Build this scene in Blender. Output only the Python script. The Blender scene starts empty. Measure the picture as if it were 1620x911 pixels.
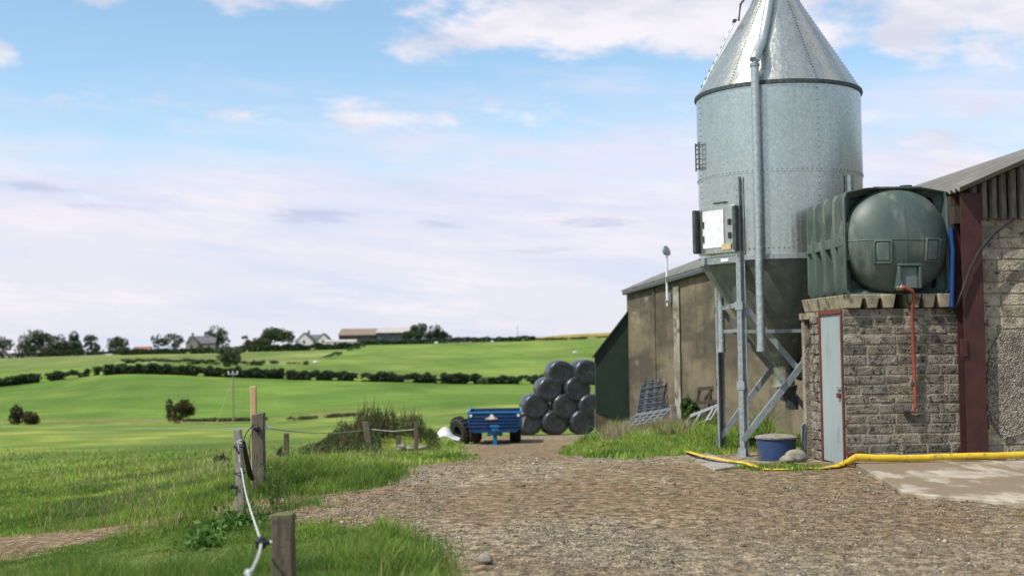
import bpy, math, random
import numpy as np
from mathutils import Vector, Matrix

random.seed(11)
rng = np.random.default_rng(11)
S = bpy.context.scene
COL = S.collection
rad = math.radians

# ------------------------------------------------------------------ camera
EYE, FPX, PITCH, ROLL = 1.55, 2000.0, math.atan(94.5 / 2000.0), 0.014
_f = Vector((0, math.cos(PITCH), math.sin(PITCH)))
_u0 = Vector((0, -math.sin(PITCH), math.cos(PITCH)))
_r0 = Vector((1, 0, 0))
_r = _r0 * math.cos(ROLL) - _u0 * math.sin(ROLL)
_u = _u0 * math.cos(ROLL) + _r0 * math.sin(ROLL)
cam_d = bpy.data.cameras.new('camera')
cam = bpy.data.objects.new('camera', cam_d)
COL.objects.link(cam)
cam.matrix_world = Matrix(((_r.x, _u.x, -_f.x, 0), (_r.y, _u.y, -_f.y, 0), (_r.z, _u.z, -_f.z, EYE), (0, 0, 0, 1)))
cam_d.sensor_width = 36
cam_d.lens = FPX / 1620 * 36
cam_d.clip_end = 20000
cam_d.dof.use_dof = True
cam_d.dof.focus_distance = 14.5
cam_d.dof.aperture_fstop = 1.7
S.camera = cam


def ray(px, py):
    return _r * ((px - 810) / FPX) + _u * ((455.5 - py) / FPX) + _f


def at(px, py, Y):
    d = ray(px, py)
    return Vector((0, 0, EYE)) + d * (Y / d.y)


# ------------------------------------------------------------------ noise
def _hash(i, j, k, s):
    n = (i * 374761393 + j * 668265263 + k * 2147483647 + s * 1274126177) & 0xFFFFFFFF
    n = ((n ^ (n >> 13)) * 1103515245) & 0xFFFFFFFF
    n = (n ^ (n >> 16)) & 0xFFFF
    return n / 65535.0


def vnoise(x, y, z=None, s=0):
    x = np.asarray(x, float); y = np.asarray(y, float)
    z = np.zeros_like(x) if z is None else np.asarray(z, float)
    i = np.floor(x).astype(np.int64); j = np.floor(y).astype(np.int64); k = np.floor(z).astype(np.int64)
    fx, fy, fz = x - i, y - j, z - k
    fx = fx * fx * (3 - 2 * fx); fy = fy * fy * (3 - 2 * fy); fz = fz * fz * (3 - 2 * fz)
    r = 0
    for a in (0, 1):
        for b in (0, 1):
            for c in (0, 1):
                r = r + _hash(i + a, j + b, k + c, s) * (fx if a else 1 - fx) * (fy if b else 1 - fy) * (fz if c else 1 - fz)
    return r


def fbm(x, y, s=0, o=3):
    r, a, t = 0, 1, 0
    for q in range(o):
        r = r + a * vnoise(np.asarray(x) * 2 ** q, np.asarray(y) * 2 ** q, s=s + q); t += a; a *= .5
    return r / t


# ------------------------------------------------------------------ terrain
TC = [-600, 0, 200, 400, 600, 750, 900, 1000, 1150, 1400, 2200]
TR = [
    (1, 'z', [0] * 11),
    (6, 'z', [-.2, -.05, 0, 0, 0, 0, 0, 0, 0, 0, 0]),
    (8, 'z', [-.35, -.15, -.08, -.02, 0, 0, 0, 0, 0, 0, 0]),
    (13, 'z', [-.8, -.45, -.3, -.15, 0, 0, 0, 0, 0, 0, 0]),
    (17, 'z', [-1.2, -.7, -.5, -.2, -.1, -.06, -.03, -.02, -.04, 0, 0]),
    (20, 'z', [-1.4, -.85, -.65, -.3, -.3, -.23, -.2, -.18, -.15, -.05, 0]),
    (30, 'z', [-2.0, -1.4, -1.2, -1.07, -.97, -.91, -.85, -.65, -.5, -.4, -.2]),
    (40, 'z', [-2.6, -1.9, -1.8, -1.75, -1.63, -1.6, -1.58, -1.2, -1.0, -1.0, -.8]),
    (46, 'z', [-2.9, -2.2, -2.15, -2.1, -2.0, -2.0, -1.9, -1.45, -1.2, -1.2, -1.0]),
    (52, 'z', [-3.2, -2.5, -2.5, -2.43, -2.4, -2.43, -2.35, -1.9, -1.6, -1.6, -1.5]),
    (62, 'z', [-3.6, -2.95, -2.95, -2.9, -2.7, -2.6, -2.65, -2.6, -2.4, -2.2, -2.0]),
    (80, 'y', [694, 690, 688, 686, 676, 668, 674, 676, 680, 680, 680]),
    (160, 'y', [674, 670, 668, 666, 650, 640, 640, 640, 640, 640, 640]),
    (270, 'y', [618, 612, 590, 598, 603, 607, 608, 608, 608, 608, 608]),
    (420, 'y', [576, 573, 567, 569, 562, 560, 562, 562, 562, 562, 562]),
    (560, 'y', [568, 567, 560, 551, 545, 541, 536, 533, 530, 530, 530]),
    (640, 'y', [574, 572, 566, 558, 550, 544, 535, 529, 528, 528, 528]),
    (800, 'y', [578, 576, 570, 562, 552, 545, 528, 524, 524, 524, 524]),
    (1200, 'y', [578, 574, 568, 562, 556, 550, 534, 530, 530, 530, 530]),
    (6000, 'y', [574, 567, 564, 560, 557, 554, 552, 550, 548, 545, 535]),
]
_tz = np.array([[v if k == 'z' else at(c, v, Y).z for c, v in zip(TC, vs)] for Y, k, vs in TR])
_lf = np.linspace(0, math.log(6000), 300)
_cf = np.linspace(-600, 2200, 141)
_t1 = np.array([np.interp(_lf, [math.log(r[0]) for r in TR], _tz[:, i]) for i in range(len(TC))])
_t2 = np.array([np.interp(_cf, TC, _t1[:, i]) for i in range(300)])
for _ in range(4):
    p = np.pad(_t2, 1, mode='edge')
    _t2 = (p[:-2, 1:-1] + 2 * p[1:-1, 1:-1] + p[2:, 1:-1]) / 4
    p = np.pad(_t2, 1, mode='edge')
    _t2 = (p[1:-1, :-2] + 2 * p[1:-1, 1:-1] + p[1:-1, 2:]) / 4


def H(x, y):
    x = np.asarray(x, float); y = np.asarray(y, float)
    yy = np.maximum(y, 1.0)
    l = np.clip(np.log(yy) / math.log(6000) * 299, 0, 298.999)
    c = np.clip((810 + FPX * x / yy + 600) / 20, 0, 139.999)
    i = l.astype(int); j = c.astype(int); a = l - i; b = c - j
    z = (_t2[i, j] * (1 - a) * (1 - b) + _t2[i + 1, j] * a * (1 - b) + _t2[i, j + 1] * (1 - a) * b + _t2[i + 1, j + 1] * a * b)
    near = np.clip((70 - yy) / 45, 0, 1)
    z = z + near * ((fbm(x * .9, y * .9, 3) - .5) * .05 + (vnoise(x * 3.1, y * 3.1, s=9) - .5) * .022)
    # weedy mound beside the track
    z = z + .55 * np.exp(-(((x + 4.6) / 2.0) ** 2 + ((y - 43) / 4.5) ** 2))
    z = z + (1 - near) * (fbm(x * .02, y * .02, 31) - .5) * np.clip(yy / 400, 0, 1) * 1.2
    return z


def hz(x, y):
    return float(H(np.array([x]), np.array([y]))[0])


def gp(px, py, ymax=3000):
    d = ray(px, py)
    Ys = np.exp(np.linspace(math.log(3), math.log(ymax), 3000))
    X = d.x / d.y * Ys
    Z = EYE + d.z / d.y * Ys
    below = np.nonzero(Z <= H(X, Ys))[0]
    k = below[0] if len(below) else len(Ys) - 1
    return Vector((X[k], Ys[k], float(Z[k])))


def inpoly(x, y, poly):
    r = np.zeros(x.shape, bool)
    n = len(poly)
    for a in range(n):
        x1, y1 = poly[a]; x2, y2 = poly[(a + 1) % n]
        if y1 == y2: continue
        r ^= ((y1 > y) != (y2 > y)) & (x < (x2 - x1) * (y - y1) / (y2 - y1) + x1)
    return r


# ------------------------------------------------------------------ object helpers
BASE = {}


def tag(o, label=None, cat=None, group=None, kind=None):
    if label: o['label'] = label
    if cat: o['category'] = cat
    if group: o['group'] = group
    if kind: o['kind'] = kind
    return o


def thing(name, loc, label, cat, group=None):
    o = bpy.data.objects.new(name, None)
    o.empty_display_size = .2
    COL.objects.link(o)
    o.location = loc
    BASE[o] = Vector(loc)
    return tag(o, label, cat, group)


def link_mesh(name, me, parent=None, base=None):
    o = bpy.data.objects.new(name, me)
    COL.objects.link(o)
    if parent is not None:
        o.parent = parent
        BASE[o] = BASE[parent]
    else:
        o.location = base if base is not None else (0, 0, 0)
        BASE[o] = Vector(o.location)
    return o


def copy_thing(o, loc, rz=None, label=None):
    c = o.copy(); COL.objects.link(c); c.location = loc
    if rz is not None: c.rotation_euler.z = rz
    if label: c['label'] = label
    for ch in o.children:
        d = ch.copy(); COL.objects.link(d); d.parent = c
        for g in ch.children:
            e = g.copy(); COL.objects.link(e); e.parent = d
    return c


I3 = Matrix.Identity(3)


class MB:
    def __init__(s):
        s.v, s.f, s.sm, s.mi, s.t = [], [], [], [], []

    def add(s, vs, fs, smooth=False, mi=0, tint=(1, 1, 1)):
        n = len(s.v)
        s.v += [Vector(a) for a in vs]
        for f in fs:
            s.f.append([i + n for i in f]); s.sm.append(smooth); s.mi.append(mi); s.t.append(tint)

    def box(s, c, size, R=I3, taper=1.0, mi=0, tint=(1, 1, 1), jit=0):
        c = Vector(c); x, y, z = [a / 2 for a in size]
        vs = []
        for k in (-1, 1):
            t = taper if k < 0 else 1
            for a, b in ((-1, -1), (1, -1), (1, 1), (-1, 1)):
                p = Vector((a * x * t, b * y * t, k * z))
                if jit: p += Vector([random.uniform(-jit, jit) for _ in range(3)])
                vs.append(c + R @ p)
        s.add(vs, [(3, 2, 1, 0), (4, 5, 6, 7), (0, 1, 5, 4), (1, 2, 6, 5), (2, 3, 7, 6), (3, 0, 4, 7)], mi=mi, tint=tint)

    def bar(s, a, b, w, h, up=(0, 0, 1), mi=0):
        a, b = Vector(a), Vector(b); d = (b - a)
        L = d.length; d.normalize()
        up = Vector(up)
        if abs(d.dot(up)) > .98: up = Vector((0, 1, 0))
        x = d.cross(up).normalized(); z = x.cross(d)
        R = Matrix((x, d, z)).transposed()
        s.box((a + b) / 2, (w, L, h), R, mi=mi)

    def tube(s, pts, r, seg=8, caps=True, ez=None, mi=0, smooth=True, tint=(1, 1, 1)):
        pts = [Vector(p) for p in pts]; n = len(pts)
        rs = r if isinstance(r, (list, tuple)) else [r] * n
        es = ez if isinstance(ez, (list, tuple)) else ([ez] * n if ez else rs)
        vs = []
        pu = None
        for i, p in enumerate(pts):
            d = (pts[min(i + 1, n - 1)] - pts[max(i - 1, 0)]).normalized()
            up = Vector((0, 0, 1)) if abs(d.z) < .95 else (pu if pu is not None else Vector((0, 1, 0)))
            x = d.cross(up).normalized(); y = x.cross(d).normalized()
            pu = y if abs(d.z) >= .95 else pu
            for k in range(seg):
                a = 2 * math.pi * k / seg
                vs.append(p + x * (rs[i] * math.cos(a)) + y * (es[i] * math.sin(a)))
        fs = []
        for i in range(n - 1):
            for k in range(seg):
                q = (k + 1) % seg
                fs.append((i * seg + k, i * seg + q, (i + 1) * seg + q, (i + 1) * seg + k))
        s.add(vs, fs, smooth, mi, tint)
        if caps:
            s.add(vs[:seg], [tuple(range(seg))[::-1]], False, mi, tint)
            s.add(vs[-seg:], [tuple(range(seg))], False, mi, tint)

    def lathe(s, prof, c, seg=48, smooth=True, mi=0, axis=None, a0=0, sharp=True):
        """prof: list of (r, z); every segment gets its own verts so rings stay crisp"""
        c = Vector(c); R = axis if axis is not None else I3
        for i in range(len(prof) - 1):
            vs = []
            for (r, z) in prof[i:i + 2]:
                for k in range(seg):
                    a = 2 * math.pi * k / seg + a0
                    vs.append(c + R @ Vector((r * math.sin(a), -r * math.cos(a), z)))
            s.add(vs, [(k, (k + 1) % seg, seg + (k + 1) % seg, seg + k) for k in range(seg)], smooth, mi)

    def prism(s, poly, ext, mi=0, tint=(1, 1, 1)):
        n = len(poly); poly = [Vector(p) for p in poly]; ext = Vector(ext)
        vs = poly + [p + ext for p in poly]
        fs = [tuple(range(n))[::-1], tuple(range(n, 2 * n))]
        fs += [(i, (i + 1) % n, n + (i + 1) % n, n + i) for i in range(n)]
        s.add(vs, fs, False, mi, tint)

    def rock(s, c, size, seed=0, n=2, rough=.25, tint=(1, 1, 1), mi=0):
        import bmesh
        bm = bmesh.new(); bmesh.ops.create_icosphere(bm, subdivisions=n, radius=1)
        rr = random.Random(seed)
        off = [rr.uniform(-50, 50) for _ in range(3)]
        vs = []
        for v in bm.verts:
            p = v.co * 1.3
            k = 1 + rough * 2 * (float(vnoise(np.array([p.x + off[0]]), np.array([p.y + off[1]]), np.array([p.z + off[2]]))[0]) - .5)
            vs.append(Vector(c) + Vector((v.co.x * size[0] * k, v.co.y * size[1] * k, v.co.z * size[2] * k)))
        s.add(vs, [[v.index for v in f.verts] for f in bm.faces], n > 2, mi, tint)
        bm.free()

    def build(s, name, mats, parent=None, base=None, bevel=0, seg=2, flip=False):
        b = BASE[parent] if parent is not None else (Vector(base) if base is not None else Vector((0, 0, 0)))
        me = bpy.data.meshes.new(name)
        me.from_pydata([tuple(p - b) for p in s.v], [], s.f)
        if not isinstance(mats, (list, tuple)): mats = [mats]
        for m in mats: me.materials.append(m)
        me.polygons.foreach_set('use_smooth', s.sm)
        me.polygons.foreach_set('material_index', s.mi)
        if any(t != (1, 1, 1) for t in s.t):
            at_ = me.color_attributes.new('tint', 'FLOAT_COLOR', 'CORNER')
            arr = np.array([(*t, 1) for t, f in zip(s.t, s.f) for _ in f], np.float32)
            at_.data.foreach_set('color', arr.ravel())
        me.update()
        import bmesh
        bm = bmesh.new(); bm.from_mesh(me)
        bmesh.ops.remove_doubles(bm, verts=bm.verts, dist=1e-5)
        bmesh.ops.recalc_face_normals(bm, faces=bm.faces)
        bm.to_mesh(me); bm.free()
        me.set_sharp_from_angle(angle=rad(38))
        o = link_mesh(name, me, parent, b)
        if bevel:
            md = o.modifiers.new('bevel', 'BEVEL'); md.width = bevel; md.segments = seg; md.limit_method = 'ANGLE'
            md.angle_limit = rad(35)
        return o


def np_mesh(name, verts, quads, tris, tint, mat, parent=None, base=(0, 0, 0)):
    """fast mesh of many small faces; tint per vertex"""
    me = bpy.data.meshes.new(name)
    b = np.array(BASE[parent] if parent is not None else base, float)
    verts = verts - b
    nq = 0 if quads is None else len(quads); ntr = 0 if tris is None else len(tris)
    me.vertices.add(len(verts)); me.vertices.foreach_set('co', verts.astype(np.float32).ravel())
    loops = np.concatenate([a.ravel() for a in (quads, tris) if a is not None]).astype(np.int32)
    me.loops.add(len(loops)); me.loops.foreach_set('vertex_index', loops)
    st = np.concatenate([np.arange(nq) * 4, nq * 4 + np.arange(ntr) * 3]).astype(np.int32)
    me.polygons.add(nq + ntr); me.polygons.foreach_set('loop_start', st)
    at_ = me.color_attributes.new('tint', 'FLOAT_COLOR', 'POINT')
    at_.data.foreach_set('color', np.concatenate([tint, np.ones((len(tint), 1))], 1).astype(np.float32).ravel())
    me.materials.append(mat)
    me.update(calc_edges=True); me.validate()
    return link_mesh(name, me, parent, b)


def leaves(name, P, size, tint, mat, parent=None, base=(0, 0, 0), upright=0.0, aspect=.6):
    n = len(P)
    d = rng.normal(size=(n, 3)); d[:, 2] = np.abs(d[:, 2]) * (1 + upright * 3) + upright
    d /= np.linalg.norm(d, axis=1)[:, None]
    e = np.cross(d, rng.normal(size=(n, 3))); e /= np.linalg.norm(e, axis=1)[:, None]
    L = (size * rng.uniform(.6, 1.3, n))[:, None]
    a = P - d * L * .5; c = P + d * L * .5; m = P + np.cross(d, e) * L * .08
    bb = m + e * L * aspect * .5; dd = m - e * L * aspect * .5
    V = np.stack([a, bb, c, dd], 1).reshape(-1, 3)
    q = np.arange(n * 4).reshape(-1, 4)
    return np_mesh(name, V, q, None, np.repeat(tint, 4, 0), mat, parent, base)


def blades(name, P, h, w, tint, mat, lean=.45, parent=None):
    n = len(P)
    az = rng.uniform(0, 2 * np.pi, n); wa = rng.uniform(0, np.pi, n)
    L = np.stack([np.cos(az), np.sin(az), np.zeros(n)], 1) * (h * np.abs(rng.normal(lean, lean * .5, n)))[:, None]
    W = np.stack([np.cos(wa), np.sin(wa), np.zeros(n)], 1) * (w * .5)[:, None]
    up = np.zeros((n, 3)); up[:, 2] = h
    b0, b1 = P - W, P + W
    m = P + up * .55 + L * .3
    m0, m1 = m - W * .75, m + W * .75
    t = P + up * .95 + L
    V = np.stack([b0, b1, m1, m0, t], 1).reshape(-1, 3)
    k = np.arange(n)[:, None] * 5
    q = k + np.array([[0, 1, 2, 3]]); tr = k + np.array([[3, 2, 4]])
    return np_mesh(name, V, q, tr, np.repeat(tint, 5, 0), mat, parent)


# ------------------------------------------------------------------ materials
class G:
    def __init__(s, name):
        s.m = bpy.data.materials.new(name); s.m.use_nodes = True
        s.t = s.m.node_tree; s.t.nodes.clear()
        s.out = s.n('ShaderNodeOutputMaterial')
        s.b = s.n('ShaderNodeBsdfPrincipled')
        s.l(s.b.outputs[0], s.out.inputs[0])

    def n(s, typ, **kw):
        nd = s.t.nodes.new(typ)
        for k, v in kw.items():
            if k in nd.inputs: nd.inputs[k].default_value = v
            else: setattr(nd, k, v)
        return nd

    def l(s, a, b): s.t.links.new(a, b)

    def pos(s, st=(1, 1, 1)):
        g = s.n('ShaderNodeNewGeometry')
        m = s.n('ShaderNodeMapping'); m.inputs['Scale'].default_value = st
        s.l(g.outputs['Position'], m.inputs[0])
        return m.outputs[0]

    def noise(s, scale, st=(1, 1, 1), detail=4, rough=.55):
        nd = s.n('ShaderNodeTexNoise'); nd.inputs['Scale'].default_value = scale
        nd.inputs['Detail'].default_value = detail; nd.inputs['Roughness'].default_value = rough
        s.l(s.pos(st), nd.inputs['Vector'])
        return nd.outputs['Fac']

    def voro(s, scale, st=(1, 1, 1), feat='F1'):
        nd = s.n('ShaderNodeTexVoronoi'); nd.inputs['Scale'].default_value = scale; nd.feature = feat
        s.l(s.pos(st), nd.inputs['Vector'])
        return nd

    def step(s, v, a, b):
        nd = s.n('ShaderNodeMapRange'); nd.inputs[1].default_value = a; nd.inputs[2].default_value = b
        nd.interpolation_type = 'SMOOTHSTEP'
        s.l(v, nd.inputs[0]); return nd.outputs[0]

    def math(s, op, a, b=None, c=None):
        nd = s.n('ShaderNodeMath', operation=op)
        for i, v in enumerate((a, b, c)):
            if v is None: continue
            if isinstance(v, (int, float)): nd.inputs[i].default_value = v
            else: s.l(v, nd.inputs[i])
        return nd.outputs[0]

    def mix(s, f, a, b, mode='MIX'):
        nd = s.n('ShaderNodeMix', data_type='RGBA', blend_type=mode)
        for i, v in ((0, f), (6, a), (7, b)):
            if isinstance(v, (int, float)): nd.inputs[i].default_value = v
            elif isinstance(v, tuple): nd.inputs[i].default_value = (*v, 1) if len(v) == 3 else v
            else: s.l(v, nd.inputs[i])
        return nd.outputs[2]

    def attr(s, name='tint'):
        return s.n('ShaderNodeAttribute', attribute_name=name)

    def bump(s, hgt, strength=.3, dist=.02):
        nd = s.n('ShaderNodeBump'); nd.inputs['Strength'].default_value = strength; nd.inputs['Distance'].default_value = dist
        s.l(hgt, nd.inputs['Height'])
        if s.b.inputs['Normal'].is_linked:
            s.l(s.b.inputs['Normal'].links[0].from_socket, nd.inputs['Normal'])
        s.l(nd.outputs[0], s.b.inputs['Normal'])

    def fin(s, col=None, rough=.8, metal=0, spec=.3):
        if col is not None:
            if isinstance(col, tuple): s.b.inputs['Base Color'].default_value = (*col, 1)
            else: s.l(col, s.b.inputs['Base Color'])
        if isinstance(rough, (int, float)): s.b.inputs['Roughness'].default_value = rough
        else: s.l(rough, s.b.inputs['Roughness'])
        s.b.inputs['Metallic'].default_value = metal
        s.b.inputs['Specular IOR Level'].default_value = spec
        return s.m


def surf(name, c1, c2, scale=6, rough=.8, metal=0, bump=.2, bscale=60, st=(1, 1, 1), c3=None, s3=3, t3=(.55, .68), st3=(1, 1, 1), spec=.3, tint=False, bd=.01):
    g = G(name)
    c = g.mix(g.step(g.noise(scale, st, 5), .3, .7), c1, c2)
    if c3: c = g.mix(g.step(g.noise(s3, st3, 6, .65), *t3), c, c3)
    if tint: c = g.mix(1.0, c, g.attr().outputs['Color'], 'MULTIPLY')
    if bump: g.bump(g.noise(bscale, (1, 1, 1), 3), bump, bd)
    rv = g.math('ADD', rough - .08, g.math('MULTIPLY', g.noise(scale * 2.3), .16))
    return g.fin(c, rv, metal, spec)


def leafmat(name, trans=.35, rough=.6):
    g = G(name)
    a = g.attr().outputs['Color']
    g.fin(a, rough, 0, .25)
    t = g.n('ShaderNodeBsdfTranslucent'); g.l(a, t.inputs[0])
    mx = g.n('ShaderNodeMixShader'); mx.inputs[0].default_value = trans
    g.l(g.b.outputs[0], mx.inputs[1]); g.l(t.outputs[0], mx.inputs[2]); g.l(mx.outputs[0], g.out.inputs[0])
    return g.m


M = {}
M['leaf'] = leafmat('foliage')
M['grass'] = leafmat('grass_blades', .4, .55)
M['bark'] = surf('bark', (.09, .07, .05), (.05, .04, .03), 8)
M['galv_dull'] = surf('galvanised_steel', (.36, .39, .39), (.26, .29, .29), 14, .5, .55, .06, 80)
M['galv_dark'] = surf('weathered_steel', (.10, .115, .11), (.06, .07, .068), 12, .55, .5, .08, 60)
M['bolt'] = surf('dark_bolts', (.06, .065, .06), (.03, .035, .03), 20, .5, .5, 0)
M['post'] = surf('weathered_wood', (.17, .145, .105), (.075, .065, .05), 18, .85, 0, .5, 30, (3, 3, .25), (.14, .15, .085), 4, (.5, .7))
M['post_dark'] = surf('dark_weathered_wood', (.135, .112, .075), (.065, .055, .04), 18, .85, 0, .5, 30, (3, 3, .25), (.10, .105, .05), 4, (.5, .7))
M['post_pale'] = surf('silvered_wood', (.32, .30, .25), (.17, .155, .125), 22, .85, 0, .5, 30, (3, 3, .2), (.16, .16, .10), 5, (.5, .7))
M['timber_new'] = surf('fresh_sawn_timber', (.55, .37, .20), (.45, .28, .14), 12, .7, 0, .15, 40, (3, 3, .2))
M['timber_dark'] = surf('dark_timber', (.07, .055, .04), (.035, .028, .02), 12, .85, 0, .3, 30, (3, 3, .25))
M['white_plastic'] = surf('white_plastic', (.75, .76, .76), (.6, .61, .62), 10, .5)
M['rope'] = surf('white_rope', (.52, .54, .50), (.33, .35, .31), 60, .8)
M['black_plastic'] = surf('black_plastic', (.015, .016, .018), (.025, .026, .028), 10, .45)
M['rubber'] = surf('black_rubber', (.018, .018, .018), (.035, .034, .032), 9, .75, 0, .3, 30)
M['stone'] = surf('field_stone', (.26, .24, .2), (.13, .12, .10), 12, .9, 0, .5, 30, c3=(.2, .2, .1), s3=8)
M['white_wall'] = surf('white_render', (.62, .60, .57), (.55, .53, .5), .6, .9)
M['slate'] = surf('slate_roof', (.14, .14, .15), (.09, .095, .10), .8, .8)
M['red_tile'] = surf('red_roof', (.30, .13, .09), (.22, .09, .06), .8, .9)
M['farstone'] = surf('far_stone_wall', (.25, .22, .19), (.17, .15, .13), .8, .9)
M['brownroof'] = surf('brown_sheet_roof', (.24, .19, .14), (.17, .13, .095), .4, .9)
M['browncl'] = surf('brown_cladding', (.11, .085, .06), (.075, .06, .045), .4, .9)
M['paleroof'] = surf('pale_sheet_roof', (.42, .39, .35), (.33, .31, .28), .4, .9)
M['greycl'] = surf('blue_grey_cladding', (.09, .105, .13), (.06, .07, .09), .4, .9)
M['glass'] = surf('dark_window_glass', (.03, .035, .04), (.05, .055, .06), 2, .15, 0, 0, spec=.5)

# ------------------------------------------------------------------ world, sun, view
SUN_EL, SUN_AZ = rad(53), rad(-120)          # azimuth measured from +Y towards +X
sd = Vector((math.sin(SUN_AZ) * math.cos(SUN_EL), math.cos(SUN_AZ) * math.cos(SUN_EL), math.sin(SUN_EL)))
sl = bpy.data.lights.new('sun', 'SUN'); sl.energy = 4.0; sl.angle = rad(.6); sl.color = (1, .945, .86)
so = bpy.data.objects.new('sun', sl); COL.objects.link(so)
so.rotation_euler = sd.to_track_quat('Z', 'Y').to_euler(); so.location = sd * 60

W = bpy.data.worlds.new('World'); S.world = W; W.use_nodes = True
g = G.__new__(G); g.t = W.node_tree; g.t.nodes.clear()
wo = g.n('ShaderNodeOutputWorld'); bg = g.n('ShaderNodeBackground'); bg.inputs[1].default_value = .12
g.l(bg.outputs[0], wo.inputs[0])
sky = g.n('ShaderNodeTexSky'); sky.sky_type = 'NISHITA'; sky.sun_disc = False
sky.sun_elevation = SUN_EL; sky.sun_rotation = SUN_AZ % (2 * math.pi); sky.ozone_density = 2.0; sky.dust_density = .6
tc = g.n('ShaderNodeTexCoord'); sx = g.n('ShaderNodeSeparateXYZ'); g.l(tc.outputs['Generated'], sx.inputs[0])
az = g.math('ARCTAN2', sx.outputs[0], sx.outputs[1]); el = g.math('ARCSINE', sx.outputs[2])


def snoise(su, sv, scale=1, detail=5, off=0, rough=.55, tilt=.06):
    cb = g.n('ShaderNodeCombineXYZ')
    g.l(g.math('MULTIPLY', az, su), cb.inputs[0]); g.l(g.math('MULTIPLY', g.math('ADD', el, g.math('MULTIPLY', az, tilt)), sv), cb.inputs[1]); cb.inputs[2].default_value = off
    nd = g.n('ShaderNodeTexNoise'); nd.inputs['Scale'].default_value = scale; nd.inputs['Detail'].default_value = detail
    nd.inputs['Roughness'].default_value = rough
    g.l(cb.outputs[0], nd.inputs['Vector']); return nd.outputs['Fac']


n_big = snoise(5, 14, 1, 6, 2.3)
n_fine = snoise(14, 34, 1, 7, 7.1, .6)
n_streak = snoise(5, 46, 1, 6, 4.4)


def blob(px, py, rx, ry, amp=1.0):
    """a soft cloud bank centred on a compass direction and elevation (radians)"""
    a0 = math.atan2(px - 810, 2000); e0 = (550 - .014 * (px - 810) - py) / 2000 * math.cos(a0)
    dx = g.math('MULTIPLY', g.math('SUBTRACT', az, a0), 2000 / rx); dy = g.math('MULTIPLY', g.math('SUBTRACT', el, e0), 2000 / ry)
    d = g.math('SQRT', g.math('ADD', g.math('MULTIPLY', dx, dx), g.math('MULTIPLY', dy, dy)))
    return g.math('MULTIPLY', g.step(d, 1.0, 0.0), amp)


def addall(l):
    r = l[0]
    for q in l[1:]: r = g.math('MAXIMUM', r, q)
    return r


skyc = g.mix(1.0, sky.outputs[0], (1.18, 1.24, 1.18), 'MULTIPLY')
# pale veil of high cloud over the lower sky
vb = g.math('ADD', el, g.math('MULTIPLY', g.math('SUBTRACT', n_big, .5), .13))
vb = g.math('ADD', vb, g.math('MULTIPLY', g.math('SUBTRACT', n_streak, .5), .13))
vb = g.math('ADD', vb, g.math('MULTIPLY', g.math('SUBTRACT', n_fine, .5), .05))
veil = g.math('MULTIPLY', g.step(vb, .225, .11), .93)
gap = blob(420, 245, 330, 45, .6); gap2 = blob(60, 250, 260, 40, .5)
veil = g.math('SUBTRACT', veil, g.math('MULTIPLY', addall([gap, gap2]), g.step(n_streak, .6, .35)))
veil = g.math('MAXIMUM', veil, 0.0)
vc = g.mix(g.step(el, .02, .16), (5.2, 5.15, 5.9), (5.4, 5.15, 6.0))
vc = g.mix(g.math('MULTIPLY', g.step(snoise(4, 30, 1, 6, 31, .6, .1), .44, .68), .7), vc, (4.2, 4.7, 5.9))
vc = g.mix(g.math('MULTIPLY', g.step(snoise(6, 34, 1, 7, 41, .65, .08), .46, .7), .8), vc, (6.2, 5.75, 6.15))
c = g.mix(veil, skyc, vc)
# cumulus
cum = addall([blob(930, 0, 480, 165, 1.1), blob(720, 45, 190, 95, .8), blob(1200, 20, 400, 190, 1.05), blob(1560, 10, 340, 170, 1.05), blob(1560, 170, 150, 40, .55),
              blob(440, -5, 230, 58, 1.0), blob(160, 0, 120, 36, .8), blob(-5, 88, 70, 60, .9), blob(1400, 90, 110, 60, .5),
              blob(640, 185, 420, 60, .62), blob(180, 172, 420, 44, .55), blob(1250, 190, 420, 60, .6), blob(1500, 240, 240, 80, .7), blob(850, 495, 110, 26, .5)])
over = g.math('MULTIPLY', g.step(el, .3, .45), g.step(snoise(2.2, 4, 1, 6, 12.5), .42, .62))
cm = g.step(g.math('ADD', g.math('MULTIPLY', cum, .95), g.math('MULTIPLY', g.math('SUBTRACT', n_fine, .5), 2.0)), .30, .80)
cm = g.math('MAXIMUM', cm, over)
cc = g.mix(g.step(snoise(9, 26, 1, 5, 21), .35, .65), (4.8, 4.7, 5.4), (6.4, 6.05, 6.3))
c = g.mix(g.math('MULTIPLY', cm, .9), c, cc)
# thin grey stratus streaks low down
st = addall([blob(160, 327, 150, 17), blob(480, 343, 130, 26, 1.1), blob(700, 356, 90, 18), blob(930, 350, 170, 30, .9), blob(60, 300, 90, 16, .8), blob(30, 390, 60, 9, .8), blob(880, 395, 160, 12, .6),
             blob(960, 277, 28, 9, .6)])
sm_ = g.step(g.math('ADD', g.math('MULTIPLY', st, .8), g.math('MULTIPLY', g.math('SUBTRACT', snoise(12, 85, 1, 7, 3.7, .65), .5), 2.8)), .3, 1.0)
c = g.mix(g.math('MULTIPLY', sm_, .75), c, (3.5, 3.9, 5.2))
g.l(c, bg.inputs[0])

S.view_settings.view_transform = 'Standard'; S.view_settings.look = 'None'
S.view_settings.exposure = 0.38; S.view_settings.gamma = 1; S.view_settings.use_curve_mapping = False

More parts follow.
